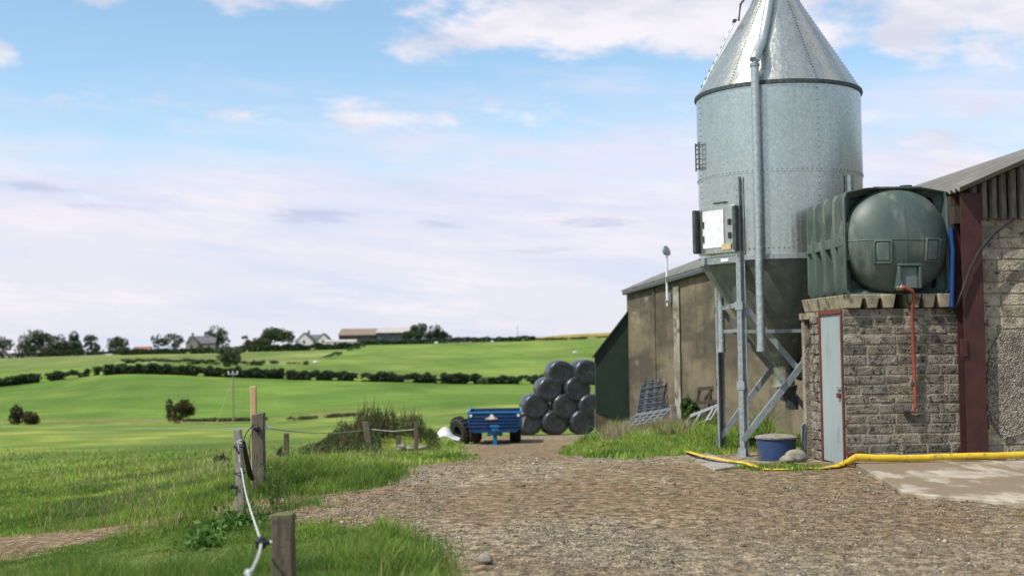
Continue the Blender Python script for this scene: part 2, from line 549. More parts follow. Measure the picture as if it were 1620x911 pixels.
# ------------------------------------------------------------------ ground zones
YARD_PX = [(700, 960), (690, 911), (642, 865), (588, 833), (540, 821), (440, 817), (300, 824), (180, 848), (0, 890), (-250, 947),
           (-250, 905), (0, 848), (190, 824), (370, 795), (450, 787), (560, 777), (608, 769), (622, 750), (655, 736), (720, 727), (729, 713), (736, 703), (740, 694),
           (790, 691), (850, 688), (946, 686), (930, 700), (897, 716), (955, 722), (1005, 727), (1045, 722), (1120, 718), (1190, 712), (1290, 712)]
YARD = [tuple(gp(*p)[:2]) for p in YARD_PX] + [(6, 21), (60, 21), (60, -30), (0, -30), (-.4, 3)]
PATH = [tuple(gp(*p)[:2]) for p in [(560, 823), (440, 817), (300, 826), (180, 852), (0, 896), (-250, 955), (-250, 905), (0, 848), (190, 824), (370, 795), (450, 787), (560, 777), (640, 760), (700, 790), (640, 830)]]


def zones(x, y):
    wx = x + (fbm(x * 1.3, y * 1.3, 40) - .5) * .55 * np.clip(y / 12, .5, 2)
    wy = y + (fbm(x * 1.3, y * 1.3, 50) - .5) * 1.0 * np.clip(y / 12, .5, 2)
    return inpoly(wx, wy, YARD), inpoly(wx, wy, PATH)


ang = np.concatenate([np.arange(-180, -44, 4.0), np.arange(-42, 44.01, .11), np.arange(46, 180, 4.0)])
rr = np.exp(np.arange(math.log(.6), math.log(9000), .0165))
A, Rr = np.meshgrid(np.radians(ang), rr)
X, Yv = (np.sin(A) * Rr).ravel(), (np.cos(A) * Rr).ravel()
Z = H(X, Yv)
yard, path = zones(X, Yv)
col = 810 + FPX * X / np.maximum(Yv, 1)
na, nr = len(ang), len(rr)
i = np.arange(nr - 1)[:, None] * na; j = np.arange(na)[None, :]
jn = (j + 1) % na
quads = np.stack([i + j, i + jn, i + na + jn, i + na + j], -1).reshape(-1, 4)
# field colours
T = np.tile(np.array([[.145, .225, .045]]), (len(X), 1))
patch = fbm(X * .12, Yv * .05, 60)[:, None]
pt2 = fbm(X * .5, Yv * .22, 58, 4)[:, None]; patch = .5 + (patch - .5) * 1.4
T = T * (.5 + .55 * patch + .5 * pt2) + np.array([[.12, .05, .01]]) * np.clip(pt2 + patch - 1.02, 0, 1) * 2
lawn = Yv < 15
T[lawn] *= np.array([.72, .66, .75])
bnd = 160 + 6 * (vnoise(X * .05, Yv * 0, s=61) - .5)
far = Yv > bnd
T[far] = np.array([.118, .205, .036]) * (.85 + .3 * fbm(X[far] * .02, Yv[far] * .012, 62)[:, None])
f2 = Yv > 268 + (col < 450) * 0
T[f2] = np.array([.14, .22, .045]) * (.85 + .3 * fbm(X[f2] * .02, Yv[f2] * .012, 63)[:, None])
upl = (Yv > 352) & (col < 480 + (Yv - 350) * .516)
T[upl] = np.array([.165, .22, .065]) * (.85 + .3 * fbm(X[upl] * .02, Yv[upl] * .012, 64)[:, None])
mow = 1 + .07 * np.sin(2 * np.pi * (X * .95 + Yv * .22 + 4 * fbm(X * .01, Yv * .01, 66)) / 9.0) * (fbm(X * .02, Yv * .02, 67)) + .7 * (fbm(X * .05, Yv * .03, 68, 4) - .5)
T[far] *= mow[far][:, None]
gold = (Yv > 575) & (col > 760)
T[gold] = np.array([.30, .25, .07])
dry = (np.abs(Yv - bnd) < 2 + 4 * vnoise(X * .1, Yv * .03, s=65)) & (col < 560)
T[dry] = np.array([.19, .21, .07])
wear = np.zeros_like(X)
for (px, py, rx, ry, am) in ((1290, 790, 330, 40, 1), (860, 788, 280, 20, .8), (560, 792, 120, 14, .9), (1520, 830, 260, 34, .8), (1150, 745, 140, 14, .9), (830, 893, 90, 12, .7), (820, 708, 120, 9, .6),
                             (700, 757, 130, 15, -1), (780, 845, 170, 32, -.9), (1330, 880, 330, 30, -.9), (960, 728, 200, 9, -.8), (1000, 850, 120, 24, -.5)):
    c_ = gp(px, py); ax_ = rx / FPX * c_.y; ay_ = abs(gp(px, py - ry * .7).y - gp(px, py + ry * .7).y) * .7
    wear += am * np.exp(-((X - c_.x) / ax_) ** 2 - ((Yv - c_.y) / ay_) ** 2)
RUTS = []
for pts_ in (((730, 930), (745, 820), (765, 760), (772, 722), (778, 700)), ((1190, 930), (1030, 820), (915, 760), (862, 722), (836, 700))):
    a_ = [gp(*p) for p in pts_]
    ys_ = np.array([p.y for p in a_]); xs_ = np.array([p.x for p in a_]); RUTS.append((ys_, xs_))


def rut(x, y):
    r_ = np.zeros_like(x)
    for ys_, xs_ in RUTS: r_ = np.maximum(r_, np.exp(-((x - np.interp(y, ys_, xs_) - (fbm(x * .4, y * .3, 45) - .5) * .5) / .26) ** 2) * (y < 55) * (y > 4))
    return r_


wear += .55 * rut(X, Yv)
zone = np.stack([yard, path, np.clip(wear * .5 + .5, 0, 1)], 1).astype(float)

g = G('ground_surface')
za = g.attr('zone'); zs = g.n('ShaderNodeSeparateColor'); g.l(za.outputs['Color'], zs.inputs[0])
ta = g.attr('tint').outputs['Color']
v1 = g.voro(34); v2 = g.voro(85)
sepc = g.n('ShaderNodeSeparateColor'); g.l(v1.outputs['Color'], sepc.inputs[0])
sepd = g.n('ShaderNodeSeparateColor'); g.l(v2.outputs['Color'], sepd.inputs[0])
stone = g.mix(g.math('ADD', g.math('MULTIPLY', sepc.outputs[0], .5), g.math('MULTIPLY', sepd.outputs[1], .5)), (.095, .085, .066), (.46, .41, .32))
n1 = g.noise(.55, (1, .6, 1), 5); n2 = g.noise(3.2, (1, .7, 1), 6, .65); n3 = g.noise(22, (1, 1, 1), 5, .7)
soil = g.mix(g.step(n3, .3, .7), (.115, .088, .057), (.30, .235, .155))
dm = g.math('ADD', g.math('MULTIPLY', n1, .75), g.math('MULTIPLY', n2, .45))
dm = g.math('ADD', dm, g.math('MULTIPLY', zs.outputs[1], .22))
dm = g.math('ADD', dm, g.math('MULTIPLY', g.math('SUBTRACT', zs.outputs[2], .5), .38))
yd = g.mix(g.math('MULTIPLY', g.step(dm, .52, .72), .75), stone, soil)
yd = g.mix(g.step(n2, .62, .76), yd, g.mix(.5, (.30, .21, .12), stone))
yd = g.mix(g.math('MULTIPLY', g.step(g.noise(1.6, (1, .5, 1), 6, .7), .6, .72), .45), yd, (.06, .05, .036))
gn = g.noise(9, (1, .5, 1), 6, .7); gl = g.noise(.35, (.25, 1, 1), 4, .6); gm2 = g.noise(.05, (1, .6, 1), 5, .65)
gr = g.mix(g.step(gn, .3, .7), (.55, .6, .5), (1.25, 1.2, 1.1)); gr = g.mix(1.0, gr, ta, 'MULTIPLY')
gr = g.mix(1.0, gr, g.mix(g.step(gl, .3, .7), (.8, .85, .8), (1.18, 1.12, 1.1)), 'MULTIPLY')
gr = g.mix(1.0, gr, g.mix(g.step(gm2, .36, .64), (.78, .86, .75), (1.28, 1.12, 1.2)), 'MULTIPLY')
ng = g.noise(8.5, (1, .85, 1), 9, .8); yd = g.mix(1.0, yd, g.mix(g.step(ng, .36, .64), (.36, .34, .30), (1.55, 1.53, 1.46)), 'MULTIPLY')
v3 = g.voro(13, (1, .8, 1)); s3_ = g.n('ShaderNodeSeparateColor'); g.l(v3.outputs['Color'], s3_.inputs[0]); yd = g.mix(.55, yd, g.mix(1.0, yd, g.mix(s3_.outputs[0], (.55, .53, .5), (1.5, 1.48, 1.42)), 'MULTIPLY'))
yd = g.mix(g.math('MULTIPLY', g.step(g.noise(.9, (1, .45, 1), 5, .7), .56, .7), .55), yd, (.17, .10, .05))
yd = g.mix(1.0, yd, (.93, .88, .78), 'MULTIPLY')
cfin = g.mix(zs.outputs[0], gr, yd)
hgt = g.math('ADD', g.math('MULTIPLY', v1.outputs['Distance'], -1.0), g.math('ADD', g.math('MULTIPLY', n3, .8), g.math('MULTIPLY', ng, 2.0)))
g.bump(hgt, .8, .02)
GM = g.fin(cfin, .95, 0, .15)
V = np.stack([X, Yv, Z], 1)
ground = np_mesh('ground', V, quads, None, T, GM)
za_ = ground.data.color_attributes.new('zone', 'FLOAT_COLOR', 'POINT')
za_.data.foreach_set('color', np.concatenate([zone, np.ones((len(zone), 1))], 1).astype(np.float32).ravel())
ground.data.polygons.foreach_set('use_smooth', np.ones(len(quads), bool))
tag(ground, 'green fields rolling up to the hills, with a worn gravel yard in front', None, None, 'structure')


# ------------------------------------------------------------------ scatter
def scatter(n, c0, c1, y0, y1, p=1.0):
    Yq = np.exp(rng.uniform(math.log(y0), math.log(y1), n)); cq = rng.uniform(c0, c1, n)
    return (cq - 810) / FPX * Yq, Yq, cq


# loose stones of the yard
x, y, cq = scatter(330000, 250, 1720, 6.8, 30)
yd_, pa_ = zones(x, y)
k = yd_ & (vnoise(x * .7, y * .4, s=70) ** 1.5 * .75 + vnoise(x * 4, y * 3, s=71) * .4 > rng.uniform(.15, .95, len(x)) + .35 * rut(x, y))
k &= ~((x > 3.6) & (y > 15.6))
x, y = x[k], y[k]; n = len(x); z = H(x, y)
sz = .0034 * np.exp(rng.normal(0, .5, n)) * np.clip(y / 10, .9, 1.35)
octa = np.array([[1, 0, 0], [0, 1, 0], [-1, 0, 0], [0, -1, 0], [0, 0, .75], [0, 0, -.6]], float)
Vo = octa[None] * sz[:, None, None] * rng.uniform(.55, 1.6, (n, 6, 1))
th = rng.uniform(0, 6.28, n); cs, sn = np.cos(th)[:, None], np.sin(th)[:, None]
Vr = np.stack([Vo[..., 0] * cs - Vo[..., 1] * sn, Vo[..., 0] * sn + Vo[..., 1] * cs, Vo[..., 2]], -1) + np.stack([x, y, z + sz * .3], 1)[:, None]
tri = np.array([[0, 1, 4], [1, 2, 4], [2, 3, 4], [3, 0, 4], [1, 0, 5], [2, 1, 5], [3, 2, 5], [0, 3, 5]])
tr = (np.arange(n)[:, None, None] * 6 + tri[None]).reshape(-1, 3)
gcol = (.05 + .38 * rng.uniform(0, 1, (n, 1)) ** 1.6) * np.array([[1, .90, .72]]) + (rng.uniform(0, 1, (n, 1)) > .85) * np.array([[.10, .04, .0]])
M['gravel'] = G('gravel_stones'); _a = M['gravel'].attr().outputs['Color']; M['gravel'] = M['gravel'].fin(_a, .9, 0, .2)
tag(np_mesh('gravel', Vr.reshape(-1, 3), None, tr, np.repeat(gcol, 6, 0), M['gravel']), 'loose grey stones strewn over the worn gravel yard', 'gravel', kind='stuff')


def greens(n, x, y, dryness=.12, dark=0.0):
    base = np.array([[.125, .235, .034]])
    v = rng.uniform(.6, 1.45, (n, 1)); pn = fbm(x * .7, y * .5, 80)[:, None]
    p2 = fbm(x * 2.6, y * 1.8, 81)[:, None]
    c = base * v * (.55 + .9 * pn) * (.6 + .8 * p2) + np.array([[.07, .03, .006]]) * np.clip(rng.normal(.4, .35, (n, 1)) + (pn - .5) * 2.2 + (p2 - .5) * 1.5, 0, 1.5)
    d = (rng.uniform(0, 1, n) < dryness)
    c[d] = np.array([.28, .225, .105]) * rng.uniform(.6, 1.2, (d.sum(), 1))
    return c * (1 - dark)


PADS = [[tuple(gp(*p)[:2]) for p in [(1036, 717), (1092, 712), (1180, 741), (1130, 746)]]]


def grassy(x, y):
    yd_, _ = zones(x + rng.normal(0, .14, len(x)), y + rng.normal(0, .2, len(x)))
    _, pa_ = zones(x, y)
    return ~yd_ | (pa_ & (x < -1.2) & (vnoise(x * 2.2, y * 1.6, s=99) > .74) & (rng.uniform(0, 1, len(x)) < .3))


# verge and foreground left of the track
x, y, cq = scatter(420000, -120, 780, 6.0, 30)
k = grassy(x, y); x, y, cq = x[k], y[k], cq[k]; n = len(x); z = H(x, y)
tall = fbm(x * .9, y * .7, 82); near = y < 13
hh = (.035 + .17 * np.clip(tall - .25, 0, 1) ** 1.1) * rng.uniform(.6, 1.4, n) * np.where(near, 1.15, .95)
# the fence line is left long
fl = np.exp(-((x + 3.0 + (y - 13) * .03) / .8) ** 2) * (y > 13.4) * (y < 22)
hh *= 1 + .9 * fl
hh *= np.where((y > 10.2) & (y < 13.2) & (cq < 590), .38, 1.0) * np.where((y < 10.2) & (cq < 420), 1.7, 1.0)
hh *= .55 + .9 * vnoise(x * 4.5, y * 3.5, s=91)
ww = .0046 * np.clip(y / 8, .8, 3) * rng.uniform(.6, 1.4, n)
tag(blades('grass', np.stack([x, y, z - .01], 1), hh, ww, greens(n, x, y, .05 + .06 * 0), M['grass']), 'bright green verge grass left of the gravel track', 'grass', kind='stuff')
x, y, cq = scatter(9000, -120, 720, 6.6, 12.5)
k = grassy(x, y) & (fbm(x * 1.5, y * 1.2, 101) > .45) & (y < 9.8) & ((cq < 450) | (rng.uniform(0, 1, len(x)) < .35)); x, y = x[k], y[k]; n = len(x)
tt = greens(n, x, y, .12) * 1.35 + np.array([[.03, .03, .012]])
tag(blades('long_grass', np.stack([x, y, H(x, y)], 1), rng.uniform(.08, .24, n), rng.uniform(.005, .010, n), tt, M['grass'], .7), 'longer bent grass blades in the foreground lawn', 'grass', kind='stuff')
# rough field grass further down the slope
x, y, cq = scatter(110000, -140, 760, 17, 90)
k = grassy(x, y) & ~((y > 48) & (cq > 690)) & (rng.uniform(0, 1, len(x)) < np.clip((62 - y) / 38, .0, 1) ** 1.3 * (.3 + fbm(x * .25, y * .15, 98))); x, y = x[k], y[k]; n = len(x); z = H(x, y)
cl = fbm(x * .5, y * .3, 84)
hh = (.07 + .25 * np.clip(cl - .35, 0, 1)) * rng.uniform(.6, 1.4, n)
ww = .0065 * np.clip(y / 8, .8, 6) * rng.uniform(.7, 1.3, n)
gt = greens(n, x, y, .10) * np.array([[1.5, 1.34, 1.6]])
tag(blades('pasture_grass', np.stack([x, y, z - .01], 1), hh, ww, gt, M['grass']), 'tufted yellowish grass of the pasture below the fence', 'grass', kind='stuff')
# long stalks on the left edge of the verge
x, y, cq = scatter(1500, 60, 620, 12.5, 26)
k = grassy(x, y) & (fbm(x * .8, y * .5, 86) > .46); x, y = x[k], y[k]; n = len(x)
tag(blades('seed_stalks', np.stack([x, y, H(x, y)], 1), rng.uniform(.2, .5, n), .005 * np.clip(y / 9, 1, 3), np.array([[.27, .23, .12]]) * rng.uniform(.6, 1.3, (n, 1)), M['grass'], .55), 'pale dry seed stalks standing in the verge', 'grass', kind='stuff')

# building frame -------------------------------------------------------
TH = math.atan(.065); cT, sT = math.cos(TH), math.sin(TH)
RB = Matrix(((cT, -sT, 0), (sT, cT, 0), (0, 0, 1)))
P0 = at(1338, 728, 16.3); P0 = Vector((P0.x, P0.y, 0))


def BF(u, v, z): return P0 + RB @ Vector((u, v, 0)) + Vector((0, 0, z))


def fb(mb, u0, u1, v0, v1, z0, z1, **kw):
    mb.box(BF((u0 + u1) / 2, (v0 + v1) / 2, (z0 + z1) / 2), (u1 - u0, v1 - v0, z1 - z0), RB, **kw)


def wall_u(x, y):      # building coordinates of points
    dx, dy = x - P0.x, y - P0.y
    return dx * cT + dy * sT, -dx * sT + dy * cT


# bank of long grass at the foot of the shed wall
x, y, cq = scatter(115000, 880, 1210, 18.3, 50)
u, v = wall_u(x, y)
k = grassy(x, y) & (u < 1.55); x, y, u, cq_ = x[k], y[k], u[k], cq[k]; n = len(x); z = H(x, y)
cl = fbm(x * .6, y * .5, 88); ed = np.clip((u + 2.2) / 3.0, .12, 1)
hh = (.07 + .85 * np.clip(cl - .25, 0, 1) * ed) * (.5 + vnoise(x * 2.5, y * 1.5, s=92)) * np.clip((52 - y) / 14, .35, 1) * rng.uniform(.6, 1.35, n)
ww = .0065 * np.clip(y / 8, .8, 6) * rng.uniform(.7, 1.3, n)
gt = greens(n, x, y, .12) * 1.25
dd = (fbm(x * .5, y * .35, 90) > .55) & (y > 30) & (rng.uniform(0, 1, n) < .55); dd |= (cq_ > 965) & (cq_ < 1075) & (y > 28) & (y < 40) & (rng.uniform(0, 1, n) < .6 * fbm(x * .9, y * .5, 93) * 1.6)
gt[dd] = np.array([.36, .30, .18]) * rng.uniform(.6, 1.2, (dd.sum(), 1))
tag(blades('bank_grass', np.stack([x, y, z - .01], 1), hh, ww, gt, M['grass'], .4), 'long grass and dry stalks on the bank below the shed wall', 'grass', kind='stuff')
x, y, cq = scatter(4200, 950, 1090, 27, 39)
u, v = wall_u(x, y); k = grassy(x, y) & (u < 1.4) & (fbm(x * 1.1, y * .5, 103) > .5); x, y = x[k], y[k]; n = len(x)
tag(blades('dry_grass', np.stack([x, y, H(x, y)], 1), rng.uniform(.2, .6, n), rng.uniform(.010, .024, n), np.array([[.42, .34, .21]]) * rng.uniform(.55, 1.15, (n, 1)), M['grass'], .4), 'straw coloured dead grass on the bank before the steel hurdles', 'grass', kind='stuff')
# grass fringe in front of the feed bin and under it
q = []
for (a, b, c_, d, m) in ((1165, 1300, 738, 745, 900), (1185, 1290, 690, 706, 5000), (1130, 1185, 700, 712, 1500)):
    for _ in range(m // 12):
        p = gp(random.uniform(a, b), random.uniform(c_, d)); q += [(p.x + random.gauss(0, .05), p.y + random.gauss(0, .08)) for _ in range(12)]
q = np.array(q); u, v = wall_u(q[:, 0], q[:, 1]); q = q[(u < 1.5) & ~((u > -.06) & (v > -.1) & (v < 1.9))]
n = len(q); hh = np.where(q[:, 1] > 18.7, .17, .06) * rng.uniform(.5, 1.4, n)
tag(blades('fringe_grass', np.stack([q[:, 0], q[:, 1], H(q[:, 0], q[:, 1])], 1), hh, np.full(n, .014), greens(n, q[:, 0], q[:, 1], .05), M['grass'], .6), 'short grass and weeds around the feet of the feed bin', 'grass', kind='stuff')

# ------------------------------------------------------------------ building helpers
BI = RB.transposed()
def _loc(p): return BI @ (Vector((p.x, p.y, 0)) - P0)
def on_v(px, py, v):
    """where the line of sight meets the building plane v = const -> (u, z)"""
    a, b = Vector((0, 0, EYE)), ray(px, py)
    la = _loc(a); lb = BI @ Vector((b.x, b.y, 0))
    t = (v - la.y) / lb.y
    return la.x + lb.x * t, EYE + b.z * t
def on_u(px, py, u):
    a, b = Vector((0, 0, EYE)), ray(px, py)
    la = _loc(a); lb = BI @ Vector((b.x, b.y, 0))
    t = (u - la.x) / lb.x
    return la.y + lb.y * t, EYE + b.z * t


M['block'] = surf('concrete_block', (.265, .24, .19), (.13, .118, .092), 7, .92, 0, .9, 45, c3=(.04, .037, .03), s3=17, t3=(.53, .63), tint=True, bd=.035)
M['mortar'] = surf('lime_mortar', (.36, .315, .24), (.23, .195, .14), 7, .95, 0, 1.0, 40, c3=(.08, .072, .058), s3=5, t3=(.5, .7), bd=.03)
M['rubble'] = surf('rubble_stone', (.30, .27, .21), (.10, .085, .06), 10, .95, 0, 1.0, 30, c3=(.03, .03, .025), s3=9, t3=(.5, .62), bd=.04)
M['pebble'] = G('pebble_dash'); _g = M['pebble']
_v = _g.voro(52); _s = _g.n('ShaderNodeSeparateColor'); _g.l(_v.outputs['Color'], _s.inputs[0])
_c = _g.mix(_s.outputs[0], (.10, .09, .07), (.42, .38, .30)); _c = _g.mix(_g.step(_g.noise(2, (1, 1, .4)), .5, .75), _c, (.12, .105, .08))
_g.bump(_g.math('MULTIPLY', _v.outputs['Distance'], -1), 1.0, .03); M['pebble'] = _g.fin(_c, .9, 0, .2)
g = G('stained_concrete')
n_a = g.noise(1.0, (1, .12, .7), 8, .7); n_b = g.noise(5.0, (1, .16, .16), 6, .65); n_c = g.noise(2.2, (1, .10, .55), 9, .75)
c = g.mix(g.step(n_a, .38, .62), (.20, .163, .10), (.08, .068, .047))
c = g.mix(g.math('MULTIPLY', g.step(n_b, .48, .68), .6), c, (.06, .053, .04))
c = g.mix(g.math('MULTIPLY', g.step(n_c, .58, .7), .7), c, (.34, .305, .235))
c = g.mix(g.math('MULTIPLY', g.step(g.noise(7, (1, .12, .8), 8, .8), .55, .7), .6), c, (.05, .045, .035))
g.bump(g.noise(26, (1, 1, .6), 4), .4, .02); M['concrete_wall'] = g.fin(c, .92, 0, .2)
M['slab'] = surf('yard_concrete', (.42, .38, .30), (.29, .245, .18), 2.2, .9, 0, .5, 45, c3=(.20, .155, .10), s3=1.5, t3=(.43, .53), st3=(1, .4, 1))
M['slab_dark'] = surf('pad_concrete', (.33, .30, .26), (.22, .19, .155), 3, .9, 0, .4, 45, c3=(.14, .10, .07), s3=2, t3=(.52, .66))
M['sheet_roof'] = surf('fibre_cement_roof', (.19, .185, .165), (.115, .112, .10), 2.2, .9, 0, .2, 40, c3=(.10, .10, .085), s3=5, t3=(.55, .7))
M['boarding'] = surf('grey_boarding', (.15, .135, .11), (.07, .062, .052), 9, .9, 0, .3, 40, (2, 2, .4), (.33, .29, .22), 14, (.62, .74), (2, 2, .4))
M['red_steel'] = surf('red_oxide_steel', (.066, .025, .019), (.045, .018, .015), 5, .7, 0, .08, 60, c3=(.20, .15, .12), s3=18, t3=(.7, .76))
M['red_paint'] = surf('red_frame_paint', (.16, .045, .032), (.10, .035, .026), 6, .65, 0, .1, 50, c3=(.30, .26, .2), s3=12, t3=(.66, .72))
M['door_metal'] = surf('pale_blue_grey_door_sheet', (.37, .425, .42), (.31, .37, .37), 1.6, .5, .25, .05, 12, (1, 1, .4), (.20, .24, .22), 5, (.56, .72), (1, 1, .25))
M['green_clad'] = surf('dark_green_sheet', (.045, .075, .055), (.034, .058, .043), 2, .55, 0, .05, 40)
M['tank'] = surf('dark_green_plastic', (.082, .112, .096), (.052, .078, .068), 2.6, .5, 0, .1, 30, c3=(.17, .19, .145), s3=4.0, t3=(.5, .72), st3=(1, 1, .35), spec=.4)
M['tank_panel'] = surf('pale_green_plastic', (.13, .17, .15), (.085, .115, .10), 6, .55, 0, .05, 30)
M['orange_pipe'] = surf('red_copper_pipe', (.27, .062, .036), (.19, .05, .032), 12, .6)
M['brass'] = surf('dull_brass', (.40, .36, .28), (.25, .22, .17), 20, .4, .8, 0)
M['beam'] = surf('weathered_concrete_beam', (.36, .31, .21), (.20, .175, .115), 7, .9, 0, .5, 40, c3=(.075, .07, .045), s3=6, t3=(.52, .64))
M['blue_pipe'] = surf('blue_plastic', (.012, .05, .18), (.010, .04, .14), 5, .4)
M['yellow_hose'] = surf('yellow_lay_flat_hose', (.66, .46, .03), (.56, .38, .025), 5, .55, 0, .25, 14, c3=(.26, .19, .06), s3=7, t3=(.52, .66))
M['blue_tub'] = surf('blue_tub_plastic', (.030, .060, .145), (.022, .045, .105), 3, .5, 0, .1, 20, c3=(.11, .095, .085), s3=3, t3=(.5, .66))
M['lid'] = surf('grey_lid', (.27, .25, .22), (.16, .145, .12), 7, .9, 0, .4, 30, c3=(.15, .08, .05), s3=5, t3=(.58, .68))

# galvanised sheet of the bin
g = G('galvanised_sheet')
vv = g.voro(42, (1, 1, .8)); ss = g.n('ShaderNodeSeparateColor'); g.l(vv.outputs['Color'], ss.inputs[0])
nn = g.noise(5, (1, 1, .35), 5, .6); nf = g.noise(55, (1, 1, 1), 3, .6)
c = g.mix(ss.outputs[0], (.425, .45, .385), (.55, .57, .50))
c = g.mix(g.math('MULTIPLY', g.step(nn, .4, .75), .28), c, (.33, .36, .32))
c = g.mix(g.math('MULTIPLY', g.step(nf, .45, .7), .22), c, (.62, .66, .645))
g.bump(g.noise(2.3, (1.3, 1.3, .10), 3), .5, .05); g.bump(nf, .05, .004)
rg = g.math('ADD', .25, g.math('MULTIPLY', ss.outputs[1], .12))
M['galv'] = g.fin(c, rg, .86, .4)


def course_wall(mb, cf, length, h, z0, depth, course=.125, lo=.26, hi=.42, gap=.018, skip=None, jit=.006):
    """courses of individually cut blocks; cf(s, d, z) maps wall coordinates to the scene"""
    z = z0; row = 0
    while z < h - .02:
        ch = min(course * random.uniform(.93, 1.07), h - z)
        s = -random.uniform(0, .2)
        while s < length:
            L = random.uniform(lo, hi); a, b = max(s, 0), min(s + L, length); s += L
            if b - a < .05: continue
            pr = random.uniform(-.004, .006); t = random.uniform(.65, 1.25)
            tint = (t, t * random.uniform(.95, 1.02), t * random.uniform(.88, 1.02))
            gz = gap * random.uniform(.6, 1.7); gs = gap * random.uniform(.6, 1.8)
            vs = []
            for (dd) in (-pr, depth):
                for (q, w) in ((a + gs / 2, z + gz / 2), (b - gs / 2, z + gz / 2), (b - gs / 2, z + ch - gz / 2), (a + gs / 2, z + ch - gz / 2)):
                    j = jit if dd == -pr else 0
                    vs.append(cf(q + random.uniform(-j, j), dd + random.uniform(-j, j) * .5, w + random.uniform(-j, j)))
            mb.add(vs, [(0, 1, 2, 3), (7, 6, 5, 4), (0, 4, 5, 1), (1, 5, 6, 2), (2, 6, 7, 3), (3, 7, 4, 0)], False, 0, tint)
        z += ch; row += 1


# ------------------------------------------------------------------ BARN
ZE = on_v(1500, 300, -.3)[1]
barn = thing('barn', BF(1.7, 0, 0), 'long barn with curved corrugated roof, block gable and stained concrete side wall', 'barn')
UW, VB = 1.62, 28.2
mb = MB()
# long side wall in cast bays, slightly stepped
v = .15; bays = [6.0, 12.0, 16.6, 19.0, 22.6, VB]
for q in bays:
    o = random.uniform(-.003, .003); fb(mb, UW + o, UW + .25, v + .002, q - .002, -3.4, ZE - .03); v = q
for q in (12.0, 22.6): fb(mb, UW - .05, UW + .05, q - .11, q + .11, -3.4, ZE - .12)
mb.build('side_wall', M['concrete_wall'], barn)
M['lime'] = surf('limewash_streak', (.40, .37, .30), (.17, .145, .10), 3, .92, 0, .3, 30, (1, .3, .5), (.11, .095, .065), 6, (.5, .62), (1, .3, .6))
mb = MB(); fb(mb, UW - .056, UW - .04, 18.6, 19.4, -1.2, ZE - .3); mb.build('limewash_strip', M['lime'], barn)
mb = MB(); M['block_pale'] = surf('pale_concrete_block', (.42, .375, .275), (.25, .22, .155), 7, .92, 0, 1.0, 40, c3=(.07, .062, .048), s3=11, t3=(.54, .68), tint=True, bd=.035)
course_wall(mb, lambda s, d, z: BF(1.80 + s, -.12 + d, z), 7.0, 3.14, -.25, .18, .15, .34, .46, .02)
gw = mb.build('gable_wall', M['block_pale'], barn, bevel=.01)
mb = MB(); fb(mb, 1.8, 8.8, -.113, .12, -.25, 3.14); mb.build('mortar', M['mortar'], gw)
# pebble dash patch still clinging to the gable
u0, z0 = on_v(1562, 690, -.13); u1, z1 = on_v(1571, 527, -.13)
poly = [(u0 + .02, .62), (u0 + .02, z0 + .1), (u0 - .01, z0 + .6), (u0 + .02, 1.15), (u0 + .07, 1.45), (u1 + .05, 1.58), (u1 + .12, z1), (u1 + .4, z1 + .05), (u1 + .9, z1 - .02), (u1 + 1.5, 1.9), (u1 + 2.1, 1.5), (u1 + 2.2, .9), (u1 + 1.6, .5), (u1 + .9, .58), (u1 + .5, z0 + .06), (u0 + .2, z0 - .04)]
pp = []
for a in range(len(poly)):
    (xa, za), (xb, zb) = poly[a], poly[(a + 1) % len(poly)]
    for k in range(5): pp.append((xa + (xb - xa) * k / 5 + random.uniform(-.018, .018), za + (zb - za) * k / 5 + random.uniform(-.018, .018)))
mb = MB(); mb.prism([BF(a, -.152, b) for a, b in pp], BF(0, .03, 0) - BF(0, 0, 0)); mb.build('pebble_dash', M['pebble'], gw)
# roof
def zr(u): d = u - 1.45; return ZE + .43 * d - .0145 * d * d
mb = MB(); us = np.linspace(1.45, 15, 30); vs_ = np.arange(-.42, VB + .1, .146 / 7)
vg = []
for a in us:
    sl_ = .43 - .029 * (a - 1.45); L = math.hypot(1, sl_)
    for b in vs_:
        w = .028 * math.sin(2 * math.pi * b / .146)
        vg.append(BF(a - sl_ / L * w, b, zr(a) + w / L))
nb = len(vs_)
mb.add(vg, [(i * nb + j, i * nb + j + 1, (i + 1) * nb + j + 1, (i + 1) * nb + j) for i in range(len(us) - 1) for j in range(nb - 1)], True)
rf = mb.build('roof', M['sheet_roof'], barn)
md = rf.modifiers.new('thickness', 'SOLIDIFY'); md.thickness = .012; md.offset = -1
# far slope, plain
mb = MB(); mb.add([BF(15, -.42, zr(15)), BF(15, VB, zr(15)), BF(28, VB, 2.6), BF(28, -.42, 2.6)], [(0, 1, 2, 3)]); mb.build('roof', M['sheet_roof'], barn)
mb = MB(); fb(mb, 1.47, 1.60, .2, VB, ZE - .14, ZE - .035); mb.build('gutter', M['galv_dark'], barn, bevel=.01)
